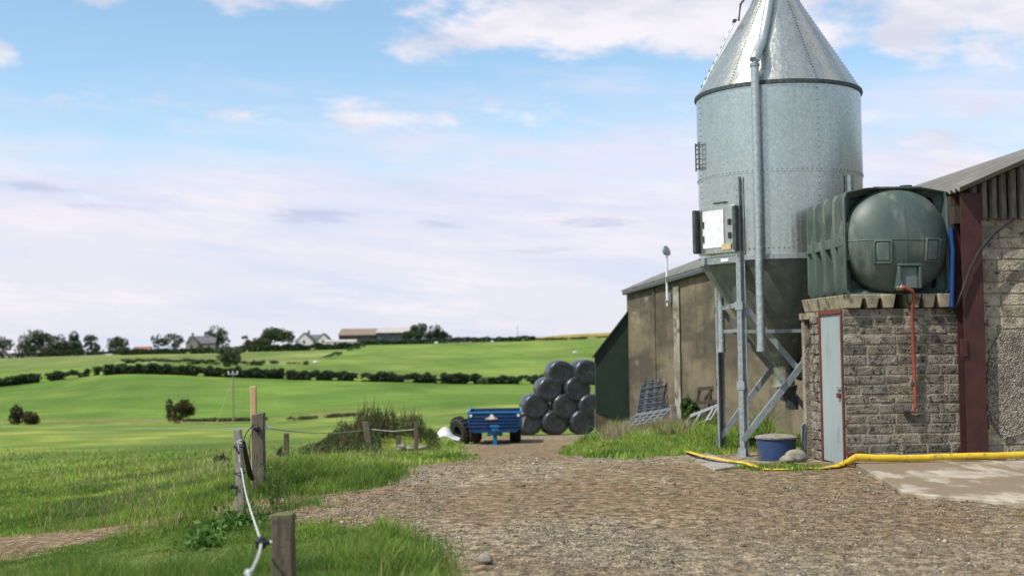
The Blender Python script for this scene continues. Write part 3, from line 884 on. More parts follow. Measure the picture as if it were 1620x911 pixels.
# upright boards in the gable
mb = MB(); u = 1.66
while u < 9:
    w = .098; zt = zr(u) - .055; d = random.uniform(-.006, .006)
    vsb = []
    for (du, dv) in ((0, 0), (.02, -.028), (.055, -.034), (.084, -.024), (w, 0)):
        vsb.append((u + du, -.19 + dv + d))
    zb = 3.12 + random.uniform(-.012, .012)
    lo_ = [BF(a, b, zb) for a, b in vsb] + [BF(vsb[-1][0], -.16 + d, zb), BF(vsb[0][0], -.16 + d, zb)]
    hi_ = [BF(a, b, zr(a) - .06) for a, b in vsb] + [BF(vsb[-1][0], -.16 + d, zr(vsb[-1][0]) - .06), BF(vsb[0][0], -.16 + d, zr(vsb[0][0]) - .06)]
    m_ = len(lo_)
    mb.add(lo_ + hi_, [tuple(range(m_)), tuple(range(m_, 2 * m_))[::-1]] + [(i, (i + 1) % m_, m_ + (i + 1) % m_, m_ + i) for i in range(m_)])
    u += .128
mb.build('boarding', M['boarding'], barn)
mb = MB(); fb(mb, 1.66, 9, -.15, -.03, 3.14, 3.26); mb.add([BF(1.66, -.06, 3.2), BF(9, -.06, 3.2), BF(9, -.06, zr(9) - .1), BF(1.66, -.06, zr(1.66) - .1)], [(0, 1, 2, 3)])
mb.build('boarding_rail', M['timber_dark'], barn)
# steel corner stanchion
ua = on_v(1524, 500, -.24)[0]; ub = on_v(1557, 500, -.24)[0]
zc = zr(ua) - .06
mb = MB(); fb(mb, ua, ub, -.25, -.235, -.15, zc); fb(mb, (ua + ub) / 2 - .006, (ua + ub) / 2 + .006, -.235, -.04, -.15, zc); fb(mb, ua, ub, -.04, -.025, -.15, zc)
fb(mb, ua - .06, ua + .03, -.27, -.25, 1.36, 1.58); fb(mb, ua - .03, ub + .03, -.27, -.02, -.15, -.02)
mb.build('stanchion', M['red_steel'], barn, bevel=.003)
mb = MB(); fb(mb, 1.47, ua + .02, -.02, .06, 1.95, ZE - .05); mb.build('corner_board', M['timber_dark'], barn)
for q in range(2): pass
# short girder end below the eaves
mb = MB(); fb(mb, 1.46, ua + .1, -.16, -.05, ZE - .42, ZE - .2); mb.build('eaves_beam', M['timber_dark'], barn)

# green lean-to at the far end
VL = 28.0
lt = thing('lean_to', BF(.8, VL, -1.6), 'dark green sheeted lean-to with steep roof at the far end of the barn', 'shed')
uL = on_v(941, 600, VL)[0]; uR = UW + .05
zl = on_v(941, 562, VL)[1]; zrr = on_v(993, 491, VL)[1]
zs_l, zs_r = on_v(942, 650, VL)[1], on_v(990, 672, VL)[1]
mb = MB(); n = 26
for k in range(n):
    a, b = uL + (uR - uL) * k / n, uL + (uR - uL) * (k + 1) / n
    za, zb = zl + (zrr - zl) * k / n, zl + (zrr - zl) * (k + 1) / n
    t = (b - a)
    cut = lambda u_: -1.15 - .55 * (u_ - uL) / (uR - uL) * 0
    pts = [(a, 0), (a + t * .35, 0), (a + t * .5, -.03), (a + t * .85, -.03), (b, 0)]
    lo_ = [BF(p, VL + q, zs_l + (zs_r - zs_l) * (p - uL) / (uR - uL)) for p, q in pts]; hi_ = [BF(p, VL + q, zl + (zrr - zl) * (p - uL) / (uR - uL)) for p, q in pts]
    mb.add(lo_ + hi_, [(i, i + 1, 6 + i, 5 + i) for i in range(4)])
SK = on_v(943, 600, VL + 3.2)[0] - uL
mb.prism([BF(uL, VL + .02, -2.6), BF(uL + SK, VL + 3.2, -2.6), BF(uL + SK, VL + 3.2, zl - .02), BF(uL, VL + .02, zl - .02)], (.04, 0, 0))
gc = mb.build('wall', M['green_clad'], lt)
mb = MB(); mb.prism([BF(uL, VL + .02, -2.6), BF(uR, VL + .02, -2.6), BF(uR, VL + .02, zs_r + .05), BF(uL, VL + .02, zs_l + .05)], BF(0, .2, 0) - BF(0, 0, 0)); mb.build('base_wall', M['concrete_wall'], lt)
mb = MB(); mb.prism([BF(uL - .1, VL - .12, zl - .12), BF(uR + .04, VL - .12, zrr + .06), BF(uR + .04, VL - .12, zrr + .13), BF(uL - .1, VL - .12, zl - .05)], BF(SK, 3.3, 0) - BF(0, 0, 0)); mb.build('roof', M['green_clad'], lt)

# floodlight on its pole, fixed to the side wall
uW = UW - .12
vL, zb = on_u(1056, 484, uW); zt = on_u(1054, 405, uW)[1]
fl_ = thing('wall_lamp', BF(uW, vL, zb), 'pale flood lamp on a thin pole bolted to the concrete side wall', 'lamp')
mb = MB(); mb.tube([BF(uW, vL, zb), BF(uW, vL, zt)], .035, 10); mb.build('pole', M['white_plastic'], fl_)
mb = MB(); fb(mb, uW + .03, UW - .02, vL - .12, vL + .12, zb + .08, zb + .36); fb(mb, uW - .06, uW + .03, vL - .05, vL + .05, zb + .12, zb + .17); mb.build('bracket', M['galv_dull'], fl_, bevel=.01)
mb = MB(); ax = Matrix.Rotation(rad(52), 3, 'Z') @ Matrix.Rotation(rad(70), 3, 'X')
mb.lathe([(0, -.10), (.09, -.09), (.15, 0), (.155, .03)], BF(uW, vL - .02, zt + .14), 20, axis=ax); mb.build('lamp_head', M['galv_dull'], fl_)
mb = MB(); mb.lathe([(.15, .031), (0, .035)], BF(uW, vL - .02, zt + .14), 20, axis=ax); mb.build('lamp_glass', M['galv_dull'], fl_)

# ------------------------------------------------------------------ PUMP HOUSE (block store under the tank)
ZT = on_v(1430, 487, 0)[1]; FW = on_v(1527, 600, 0)[0]
ph = thing('pump_house', BF(.7, .8, 0), 'small concrete block store carrying the green tank, with pale metal door', 'store')
mb = MB(); course_wall(mb, lambda s, d, z: BF(s, d, z), FW, ZT, -.12, .15, .124, .30, .46, .018)
pw = mb.build('front_wall', M['block'], ph, bevel=.012)
mb = MB(); fb(mb, .01, FW - .01, .007, .15, -.12, ZT - .01); mb.build('mortar', M['mortar'], pw)
v0 = on_u(1335, 600, 0)[0]; v1 = on_u(1300, 600, 0)[0]; v2 = on_u(1283, 600, 0)[0]
zh = on_u(1318, 497, 0)[1]
mb = MB(); fb(mb, .03, 1.4, 1.76, 1.9, -.3, ZT - .03); mb.build('back_wall', M['mortar'], ph)
mb = MB(); course_wall(mb, lambda s, d, z: BF(d - .02, v1 + .045 + s, z), v2 - v1 - .045, ZT - .06, -.3, .24, .13, .14, .3, .012, jit=.016)
mb.build('pillar', M['rubble'], ph, bevel=.02)
mb = MB(); fb(mb, .0, FW, .15, 1.9, ZT - .1, ZT - .012); mb.build('roof_slab', M['beam'], ph)
mb = MB()
v0 = .004
for (a, b, w_) in ((v0, v0 + .045, .0), (v1 - .01, v1 + .04, .07)): fb(mb, -.018, max(w_, -.003), a, b, -.05, zh)
fb(mb, -.022, -.002, v0, v1 + .04, zh, zh + .055)
mb.build('door_frame', M['red_paint'], ph, bevel=.004)
mb = MB(); fb(mb, .0, .045, v0 + .055, v1 - .015, -.02, zh - .012)
dr = mb.build('door', M['door_metal'], ph, bevel=.006)
vp, zp = on_u(1327, 622, -.02)
mb = MB(); fb(mb, -.02, .0, vp - .09, vp + .1, zp + .05, zp + .085); mb.tube([BF(-.02, vp - .02, zp), BF(-.02, vp - .02, zp + .05), BF(-.02, vp + .03, zp + .05), BF(-.02, vp + .03, zp)], .006, 6); mb.build('hasp', M['galv_dull'], dr)
mb = MB(); fb(mb, -.04, -.005, vp - .04, vp + .05, zp - .06, zp + .005); mb.build('padlock', M['red_paint'], dr, bevel=.006)
mb = MB(); fb(mb, -.0, .09, -.03, -.005, .12, .145); mb.build('hook', M['red_paint'], ph); mb = MB(); mb.tube([BF(.012, -.005, .48), BF(.012, -.03, .5), BF(.06, -.05, .62)], .008, 6); mb.build('hook', M['red_paint'], ph)

# concrete beams bedded on the store
ZB = on_v(1430, 465, -.05)[1]
proto = None
for (xa, xb) in ((1336, 1366), (1368, 1392), (1394, 1418), (1434, 1457), (1458, 1481), (1482, 1505)):
    a = on_v(xa, 475, -.06)[0]; b = on_v(xb, 475, -.06)[0]; c_ = (a + b) / 2; w = (b - a) / 2
    mb = MB(); q = random.uniform(0, .03)
    mb.prism([BF(c_ - w, -.06 - q, ZB), BF(c_ + w, -.06 - q, ZB), BF(c_ + w * .62, -.06 - q, ZT), BF(c_ - w * .62, -.06 - q, ZT)], BF(0, 1.92, 0) - BF(0, 0, 0))
    o = mb.build('concrete_beam', M['beam'], None, BF(c_, .8, ZT), bevel=.012)
    tag(o, 'concrete beam with tapered end laid across the block store, ' + {1336: 'outermost, with its long side showing above the door', 1368: 'second from the door', 1394: 'third from the door', 1434: 'behind the red pipe', 1458: 'second from the blue pipe', 1482: 'beside the blue pipe'}[xa], 'concrete beam', 'concrete beams under the green tank')

# ------------------------------------------------------------------ TANK
tk = thing('fuel_tank', BF(.68, .85, ZB), 'big ribbed dark green plastic tank with domed end on concrete beams', 'tank')
tu0 = on_v(1337, 400, .05)[0]; tu1 = on_v(1502, 400, .05)[0]; tzt = on_v(1421, 296.5, .05)[1]
cu, hw = (tu0 + tu1) / 2, (tu1 - tu0) / 2; cz, hh_ = (tzt + ZB) / 2, (tzt - ZB) / 2
prof = [(-1, -.9), (-.93, -1), (.93, -1), (1, -.9), (1, .80), (.95, .92), (.60, .99), (.5, 1), (-.5, 1), (-.60, .99), (-.95, .92), (-1, .80)]
dense = []
for a in range(len(prof)):
    (xa, za), (xb, zb) = prof[a], prof[(a + 1) % len(prof)]
    for k in range(6): dense.append((xa + (xb - xa) * k / 6, za + (zb - za) * k / 6))
secs = [(.36, .9), (.07, .95), (.05, .985), (.045, 1.0), (.12, 1.0), (.135, .985)]
for rv in (.50, .93, 1.36):
    secs += [(rv - .28, .80), (rv - .06, .80), (rv - .025, .985), (rv - .01, 1.0), (rv + .05, 1.0), (rv + .065, .985), (rv + .10, .80)]
secs += [(1.66, .82), (1.70, .98), (1.76, .98), (1.78, .9)]
V_, N_ = [], len(dense)
for (vv_, sc) in secs:
    for (a, b) in dense:
        m_ = (1 - abs(b) ** 6 * .35)          # the hollows run out towards the crown
        s_ = 1 - (1 - sc) * m_
        V_.append(BF(cu + a * hw * s_, vv_, cz + b * hh_ * (1 - (1 - sc) * .55)))
mb = MB()
mb.add(V_, [(i * N_ + k, i * N_ + (k + 1) % N_, (i + 1) * N_ + (k + 1) % N_, (i + 1) * N_ + k) for i in range(len(secs) - 1) for k in range(N_)], False)
mb.add(V_[:N_], [tuple(range(N_))]); mb.add(V_[-N_:], [tuple(range(N_))[::-1]])
# belt round the waist with webs under it
for sgn in (-1, 1):
    e = cu + sgn * hw
    fb(mb, min(e, e - sgn * .12), max(e, e - sgn * .12) - .004, .10, 1.72, cz - .055, cz + .075)
    for rv in (.05, .50, .93, 1.36):
        for k in range(3):
            w_ = .10 - k * .03
            fb(mb, min(e, e - sgn * .1), max(e, e - sgn * .1) - .002, rv + .04, rv + .05 + w_, cz - .12 - k * .06, cz - .05 - k * .06)
            fb(mb, min(e, e - sgn * .1), max(e, e - sgn * .1) - .002, rv + .04, rv + .05 + w_, cz + .07 + k * .06, cz + .13 + k * .06)
mb.build('body', M['tank'], tk, bevel=.012)
DR = (1503 - 1339) / 2 / 2000 * 17.2; dc = on_v(1422, 381, .05); du_, dz_ = dc
def dep(t): return .34 * max(0, 1 - t * t) ** .62
def dome(a, b):      # a, b offsets from the dome centre -> point on the dome
    return BF(du_ + a, .155 - dep(math.hypot(a, b) / DR), dz_ + b)
mb = MB(); seg, rn = 72, 22
vs = []
for i in range(rn + 1):
    t = math.sin(math.pi / 2 * i / rn)
    for k in range(seg): vs.append(dome(DR * t * math.cos(2 * math.pi * k / seg), DR * t * math.sin(2 * math.pi * k / seg)))
for k in range(seg): vs.append(BF(du_ + DR * 1.01 * math.cos(2 * math.pi * k / seg), .37, dz_ + DR * 1.01 * math.sin(2 * math.pi * k / seg)))
mb.add(vs, [(i * seg + k, i * seg + (k + 1) % seg, (i + 1) * seg + (k + 1) % seg, (i + 1) * seg + k) for i in range(rn + 1) for k in range(seg)], True)
dm_ = mb.build('domed_end', M['tank'], tk)
mb = MB(); T_ = np.linspace(-.99, .99, 60)
mb.tube([dome(DR * t, .0) for t in T_], .007, 6); mb.tube([dome(.02, DR * t) for t in np.linspace(-.55, .99, 46)], .006, 6); mb.build('mould_seam', M['tank'], dm_)


def plate(mb, a, b, w, h, th, off):
    p = dome(a, b); e = .03
    tx = (dome(a + e, b) - dome(a - e, b)).normalized(); tz = (dome(a, b + e) - dome(a, b - e)).normalized()
    nn_ = tx.cross(tz).normalized(); tz = nn_.cross(tx).normalized()
    mb.box(p + nn_ * (off - th / 2), (w, th, h), Matrix((tx, -nn_, tz)).transposed())
    return p, tx, nn_, tz


wins = [((1387 - 1422) / 2000 * 16.2, -(400 - 381) / 2000 * 16.2, .175, .25), ((1469 - 1422) / 2000 * 16.2, -(398 - 381) / 2000 * 16.2, .17, .26)]
for (a, b, w, h) in wins:
    mb = MB(); plate(mb, a, b, w, h, .07, .012); mb.build('panel', M['tank_panel'], dm_, bevel=.02)
    mb = MB()
    for (x_, z_, ww_, hh2) in ((0, h / 2 + .012, w + .05, .026), (-w / 2 - .012, 0, .026, h + .03), (w / 2 + .012, 0, .026, h + .03), (0, -h / 2 - .012, w + .05, .026)): plate(mb, a + x_, b + z_, ww_, hh2, .07, .022)
    mb.build('panel_frame', M['tank'], dm_, bevel=.008)
a, b = (1428 - 1422) / 2000 * 16.2, -(440 - 381) / 2000 * 16.2
mb = MB(); fb(mb, du_ + a - .115, du_ + a + .115, -.145, .05, dz_ + b - .15, dz_ + b + .13); mb.build('outlet_box', M['tank_panel'], tk, bevel=.012)
mb = MB(); fb(mb, du_ + a - .15, du_ + a + .15, -.19, .05, dz_ + b + .135, dz_ + b + .17)
for s_ in (-1, 1): fb(mb, du_ + a + s_ * .135 - .017, du_ + a + s_ * .135 + .017, -.185, .05, dz_ + b - .15, dz_ + b + .134)
mb.build('outlet_frame', M['tank'], tk, bevel=.008)
uc = on_v(1411, 296, .7)[0]
mb = MB(); mb.lathe([(0, .045), (.08, .04), (.085, .02), (.085, -.03)], BF(uc, .2, tzt), 24); mb.build('filler_cap', M['black_plastic'], tk)
mb = MB(); fb(mb, cu - .28, cu + .36, .06, .13, tzt - .002, tzt + .012); mb.build('top_rib', M['tank'], tk)

# red pipe from the outlet down the wall
o1 = on_v(1427, 455, -.22); o2 = on_v(1446, 459, -.2); o3 = on_v(1449, 650, -.05)
fp = thing('fuel_pipe', BF(o3[0], -.05, o3[1]), 'thin red pipe running from the tank outlet down the block wall', 'pipe')
mb = MB(); mb.tube([BF(o1[0], -.16, o1[1]), BF(o1[0] + .03, -.22, o1[1] + .005), BF(o2[0] - .03, -.215, o2[1] - .01), BF(o2[0], -.2, o2[1] - .06), BF(o2[0] + .005, -.1, o2[1] - .30), BF(o3[0] - .01, -.055, 1.3), BF(o3[0], -.05, o3[1] + .05), BF(o3[0] - .02, -.045, o3[1]), BF(o3[0] - .12, -.03, o3[1])], .024, 10); mb.build('pipe', M['orange_pipe'], fp)
mb = MB(); mb.tube([BF(o1[0] - .02, -.12, o1[1]), BF(o1[0] + .02, -.2, o1[1] + .003)], .038, 6); mb.box(BF(o1[0], -.17, o1[1] + .05), (.03, .03, .07), RB); mb.build('valve', M['brass'], fp, bevel=.005)
mb = MB(); mb.tube([BF(o3[0] - .16, -.03, o3[1] + .01), BF(o3[0] - .09, -.03, o3[1] + .005)], .04, 10); mb.build('wall_flange', M['galv_dark'], fp)
for z_ in (1.0, 1.6): mb = MB(); fb(mb, o3[0] - .04, o3[0] + .03, -.075, .0, z_, z_ + .03); mb.build('clip', M['galv_dark'], fp)


b1, b2 = on_v(1507, 360, -.08), on_v(1506, 486, -.08)
mb = MB(); mb.tube([BF(b2[0], -.08, b2[1]), BF(b1[0], -.07, b1[1] - .3), BF(b1[0] - .01, -.05, b1[1])], .034, 10)
tag(mb.build('blue_pipe', M['blue_pipe'], None, BF(b2[0], -.08, b2[1])), 'upright blue plastic pipe between the green tank and the red stanchion', 'pipe')
pts = [on_v(*p, -.3) for p in ((1516, 480), (1524, 455), (1535, 425), (1550, 396), (1572, 370), (1598, 350), (1625, 336))]
mb = MB(); P_ = [BF(u_, -.3 + (.22 if k in (6,) else 0), z_) for k, (u_, z_) in enumerate(pts)]
P_ = [BF(b2[0] + .06, -.04, b2[1] - .02)] + P_ + [BF(pts[-1][0] + .3, -.2, pts[-1][1] + .04), BF(pts[-1][0] + .9, -.2, 3.2)]
mb.tube(P_, .02, 8); tag(mb.build('power_cable', M['black_plastic'], None, BF(b2[0], -.04, 2)), 'black cable looping across the red stanchion to the gable boarding', 'cable')

# ------------------------------------------------------------------ yard concrete, hose
pave = [(1352, 739), (1432, 787), (1500, 791), (1620, 800), (1800, 812), (2100, 815)]
pl_ = [gp(*p) for p in pave]; pl_ = [(p.x, p.y) for p in pl_] + [(11, 15.7), (BF(.1, -.02, 0).x, BF(.1, -.02, 0).y)]
mb = MB(); mb.prism([Vector((a, b, -.12)) for a, b in pl_], (0, 0, .165)); o = mb.build('pavement', M['slab'], None, bevel=.01); tag(o, kind='structure')
pd_ = [gp(*p) for p in [(1036, 717), (1095, 712), (1182, 740), (1130, 746)]]
mb = MB(); mb.prism([Vector((p.x, p.y, p.z - .1)) for p in pd_], (0, 0, .14)); tag(mb.build('concrete_pad', M['slab_dark'], None, bevel=.012), 'low concrete pad at the foot of the feed bin legs', 'concrete pad')
hp = [((1760, 728), .042, .03), ((1690, 729), .042, .03), ((1620, 731), .042, .03), ((1530, 733.5), .042, .03), ((1440, 736), .042, .03), ((1390, 736), .042, .03), ((1355, 736), .048, .03), ((1338, 738), .04, .04), ((1322, 741), .02, .05), ((1300, 743), .01, .05), ((1270, 742), .01, .05), ((1240, 744), .01, .05), ((1205, 743), .008, .05), ((1180, 739), .012, .05), ((1160, 737), .012, .05), ((1130, 731), .011, .05), ((1100, 724), .01, .05), ((1074, 715), .01, .05)]
pts, ha, wa = [], [], []
for (p, h_, w_) in hp:
    q = gp(*p)
    if p[0] > 1345: q = at(*p, BF(1.5, -.42, 0).y + (p[0] - 1500) * .0006)
    q.z = max(q.z, hz(q.x, q.y)) + h_ + (.05 if p[0] > 1345 else (.045 if p[0] < 1185 else .005)); pts.append(q); ha.append(h_); wa.append(w_)
fp_, fh, fw = [], [], []
for k in range(len(pts) - 1):
    for s_ in range(4):
        t = s_ / 4; fp_.append(pts[k].lerp(pts[k + 1], t) + Vector((0, random.uniform(-.010, .010), random.uniform(-.004, .006)))); fh.append((ha[k] * (1 - t) + ha[k + 1] * t) * random.uniform(.95, 1.05)); fw.append(wa[k] * (1 - t) + wa[k + 1] * t)
mb = MB(); mb.tube(fp_, fw, 12, True, fh)
tag(mb.build('hose', M['yellow_hose'], None, pts[8]), 'yellow lay-flat hose lying along the foot of the block store and barn', 'hose')

# ------------------------------------------------------------------ FEED BIN (silo)
C3 = at(1236, 408, 19.6); SC = Vector((C3.x, 19.6, 0)); SR = 1.252; GZ = hz(SC.x, SC.y)
z_bot = at(1235, 405.5, 18.35).z; z_mid = at(1234, 267, 18.35).z; z_top = at(1233, 128, 18.35).z
z_hop = at(1232, 580, 19.5).z; z_ap = z_top + 1.62
bin_ = thing('feed_bin', (SC.x, SC.y, GZ), 'tall galvanised feed bin with conical top and hopper standing on steel legs', 'silo')


def sp(a, r, z):     # a: degrees left of the side facing the camera
    return Vector((SC.x - r * math.sin(rad(a)), SC.y - r * math.cos(rad(a)), z))


def bolt(mb, a, r, z, s=.011):
    c_ = sp(a, r, z); n_ = Vector((-math.sin(rad(a)), -math.cos(rad(a)), 0)); t_ = Vector((n_.y, -n_.x, 0)); u_ = Vector((0, 0, 1))
    mb.add([c_ + n_ * s, c_ + t_ * s, c_ + u_ * s, c_ - t_ * s, c_ - u_ * s], [(0, 1, 2), (0, 2, 3), (0, 3, 4), (0, 4, 1)], False, 1)


mb = MB()
mb.lathe([(SR - .006, z_bot), (SR, z_mid + .03)], SC, 128); mb.lathe([(SR + .006, z_mid - .03), (SR + .004, z_top)], SC, 128); mb.lathe([(SR + .006, z_mid - .03), (SR - .002, z_mid - .031)], SC, 128)
for z_ in (z_bot + .13, z_mid + .0):
    for k in range(108): bolt(mb, k * 360 / 108, SR + .006, z_)
for a in (-15, -92, 82, 170, -130):
    for k in range(28): bolt(mb, a, SR + .006, z_bot + .1 + k * (z_top - z_bot - .2) / 27, .011)
mb.build('cylinder', [M['galv'], M['bolt']], bin_)
mb = MB(); mb.lathe([(SR + .003, z_top - .035), (SR + .03, z_top - .03), (SR + .03, z_top + .025), (SR - .02, z_top + .035)], SC, 128, mi=0)
for k in range(90): bolt(mb, k * 4, SR + .03, z_top - .004, .012)
mb.build('top_ring', [M['galv_dark'], M['bolt']], bin_)
ra = .40
mb = MB(); mb.lathe([(SR + .01, z_top + .03), (ra, z_ap - .18), (ra * .82, z_ap)], SC, 128)
for a in (-75, -15, 45, 105, 165, 225):
    for k in range(30):
        t = k / 29; bolt(mb, a, (SR + .01) * (1 - t) + ra * t + .004, z_top + .04 + (z_ap - .22 - z_top) * t, .0115)
mb.build('cone_roof', [M['galv'], M['bolt']], bin_)
mb = MB(); mb.lathe([(ra * .82 + .04, z_ap - .02), (ra * .82 + .04, z_ap + .06), (.2, z_ap + .15), (0, z_ap + .17)], SC, 48); ld = mb.build('lid', M['galv'], bin_)
mb = MB(); mb.tube([sp(70, .66, z_ap - .46), sp(70, .62, z_ap - .2), sp(72, .44, z_ap + .02)], .02, 8); mb.box(sp(75, .70, z_ap - .45), (.05, .12, .03)); mb.build('lid_lever', M['galv_dark'], bin_)
mb = MB()
for k in range(9):
    t = .12 + .6 * k / 8; mb.bar(sp(86, (SR * (1 - t) + ra * t) + .03, z_top + (z_ap - z_top) * t), sp(94, (SR * (1 - t) + ra * t) + .03, z_top + (z_ap - z_top) * t), .015, .015)
for a in (86, 94): mb.tube([sp(a, SR * .9 + ra * .1 + .03, z_top + .12), sp(a, SR * .25 + ra * .75 + .03, z_top + 1.2)], .012, 6)
mb.build('roof_ladder', M['galv_dull'], bin_)
# hopper
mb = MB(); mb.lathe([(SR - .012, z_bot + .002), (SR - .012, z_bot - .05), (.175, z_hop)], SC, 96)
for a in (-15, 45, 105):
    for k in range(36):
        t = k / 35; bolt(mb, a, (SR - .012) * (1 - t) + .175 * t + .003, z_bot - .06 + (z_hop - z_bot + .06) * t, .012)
M['hopper'] = surf('hopper_sheet_painted_shade', (.185, .205, .18), (.12, .132, .115), 3, .5, .35, .05, 60, c3=(.30, .33, .30), s3=6, t3=(.55, .75), st3=(1, 1, .3)); mb.build('hopper', [M['hopper'], M['bolt']], bin_)  # base colour darker than the bin sheet: underside shade painted into the hopper
mb = MB(); mb.lathe([(SR + .003, z_bot + .045), (SR + .02, z_bot + .04), (SR + .02, z_bot - .03), (SR - .01, z_bot - .035)], SC, 128); mb.build('bottom_ring', M['galv_dull'], bin_)
mb = MB(); mb.lathe([(.17, z_hop + .02), (.16, z_hop - .02), (.16, z_hop - .28), (.20, z_hop - .285), (.20, z_hop - .31), (.12, z_hop - .31)], SC, 32); mb.build('outlet', M['galv'], bin_)
mb = MB(); fb_c = Vector((SC.x + .02, SC.y, 0))
mb.box(fb_c + Vector((.02, 0, z_hop - .42)), (.26, .3, .22), taper=.6); mb.box(fb_c + Vector((.09, 0, z_hop - .56)), (.16, .2, .2)); mb.box(fb_c + Vector((.2, -.1, z_hop - .05)), (.16, .16, .3), Matrix.Rotation(rad(25), 3, 'Y')); mb.build('outlet_boot', M['galv_dark'], bin_, bevel=.006)
# legs: lipped channels at +-40 and +-140
LA = (40, -40, 140, -140)
for a in LA:
    R_ = Matrix.Rotation(-rad(a), 3, 'Z'); r0 = SR + .055
    zt_ = at(1168, 280, 18.6).z if abs(a) == 40 else z_bot + .75
    zg = hz(sp(a, r0, 0).x, sp(a, r0, 0).y) - .06
    mb = MB(); n_ = R_ @ Vector((0, -1, 0)); t_ = R_ @ Vector((1, 0, 0)); c_ = sp(a, r0, (zt_ + zg) / 2); Lh = zt_ - zg
    mb.box(c_ + n_ * .022, (.07, .008, Lh), R_)
    for s_ in (-1, 1):
        mb.box(c_ + t_ * (.035 * s_) - n_ * .012, (.008, .068, Lh), R_); mb.box(c_ + t_ * (.055 * s_) - n_ * .044, (.042, .007, Lh), R_)
    for zq in (2.12, .95, -.02): 
        if zq > zg + .05: mb.box(sp(a, r0, zq) + n_ * .03, (.13, .014, .12), R_)
    mb.box(sp(a, r0, zg + .06), (.2, .2, .02), R_)
    for k in range(40):
        z_ = zg + .2 + k * (Lh - .3) / 39
        bolt(mb, a, r0 + .027, z_, .008)
    mb.build('leg', [M['galv_dull'], M['bolt']], bin_)
def lp(a, z, d=.0): return sp(a, SR + .055 + d, z)
zq1, zq2 = 2.14, 1.74
mb = MB(); mb.bar(lp(140, zq1), lp(40, zq1), .012, .075); mb.bar(lp(140, zq2 + .02), lp(40, zq2 + .02), .012, .05); mb.build('rail', M['galv_dull'], bin_)
mb = MB(); mb.bar(lp(40, zq2), lp(-40, zq2), .012, .05); mb.build('rail', M['galv_dull'], bin_)
mb = MB(); mb.bar(lp(140, zq2), lp(-140, zq2), .012, .05); mb.build('rail', M['galv_dull'], bin_)
def angle_bar(a, b, off):
    mb = MB(); o_ = Vector((0, off, 0)); mb.bar(a + o_, b + o_, .01, .085); d = (b - a).normalized(); q = d.cross(Vector((0, 1, 0))).normalized()
    mb.bar(a + o_ + q * .038 + Vector((0, .04, 0)), b + o_ + q * .038 + Vector((0, .04, 0)), .08, .01); mb.build('brace', M['galv_dull'], bin_)
zlo, zhi = .16, 2.2
angle_bar(lp(40, zlo), lp(-40, zhi), -.05); angle_bar(lp(40, zhi), lp(-40, zlo), .03)
angle_bar(lp(140, zlo - .1), lp(-140, zhi), -.03); angle_bar(lp(140, zhi), lp(-140, zlo), .05)
# fill pipe up the front and over the cone
M['pipe'] = surf('spiral_duct', (.50, .545, .53), (.36, .40, .39), 20, .42, .7, .2, 40)
dp0 = at(1196, 556, 18.2); DA, DRr = 25.5, SR + .10
mb = MB(); rdu = .062
top = z_top + .27
mb.tube([sp(DA, DRr, dp0.z), sp(DA, DRr, dp0.z + .06)], rdu * 1.13, 18)
mb.tube([sp(DA, DRr, dp0.z + .05), sp(DA, DRr, top)], rdu, 18)
z_ = dp0.z + .2
hel = [sp(DA, DRr, dp0.z + .06 + k * .0167) + Vector((math.cos(k * .64), math.sin(k * .64), 0)) * rdu for k in range(int((top - dp0.z - .06) / .0167))]
mb.tube(hel, .0035, 4)
sl2 = (SR - ra) / (z_ap - .18 - z_top)
cone = [sp(DA, DRr, top - .02), sp(DA, DRr - .01, top + .05), sp(DA - 1, DRr - .10, top + .2)]
for k in range(1, 8):
    z_ = top + .2 + k * .21; cone.append(sp(DA - k * .8, max(.1, SR - (z_ - z_top) * sl2 + .09), z_))
mb.tube(cone, [rdu * 1.25, rdu * 1.25, rdu * 1.18] + [rdu * 1.12] * 7, 18)
mb.build('fill_pipe', M['pipe'], bin_)
mb = MB(); mb.lathe([(rdu + .012, top - .05), (rdu + .012, top - .01)], sp(DA, DRr, 0), 20); mb.build('pipe_clamp', M['galv_dull'], bin_)
for z_ in (z_top - .1, z_mid + .1, z_bot + .02): mb = MB(); mb.bar(sp(DA, SR, z_), sp(DA, DRr - rdu, z_), .04, .03); mb.build('pipe_clamp', M['galv_dull'], bin_)

# return pipe hanging on the left
rp0, rp1 = at(1142, 557, 20.1), at(1141, 430, 20.1)
mb = MB(); mb.tube([Vector((rp0.x, 20.1, rp0.z)), Vector((rp0.x, 20.1, rp0.z + .06))], .064, 16); mb.tube([Vector((rp0.x, 20.1, rp0.z + .05)), Vector((rp0.x, 20.1, rp1.z + .1)), sp(100, SR - .1, z_bot + .02)], .055, 16)
hel = [Vector((rp0.x, 20.1, rp0.z + .06 + k * .0167)) + Vector((math.cos(k * .64), math.sin(k * .64), 0)) * .055 for k in range(int((rp1.z - rp0.z) / .0167))]; mb.tube(hel, .0035, 4)
mb.build('return_pipe', M['pipe'], bin_)
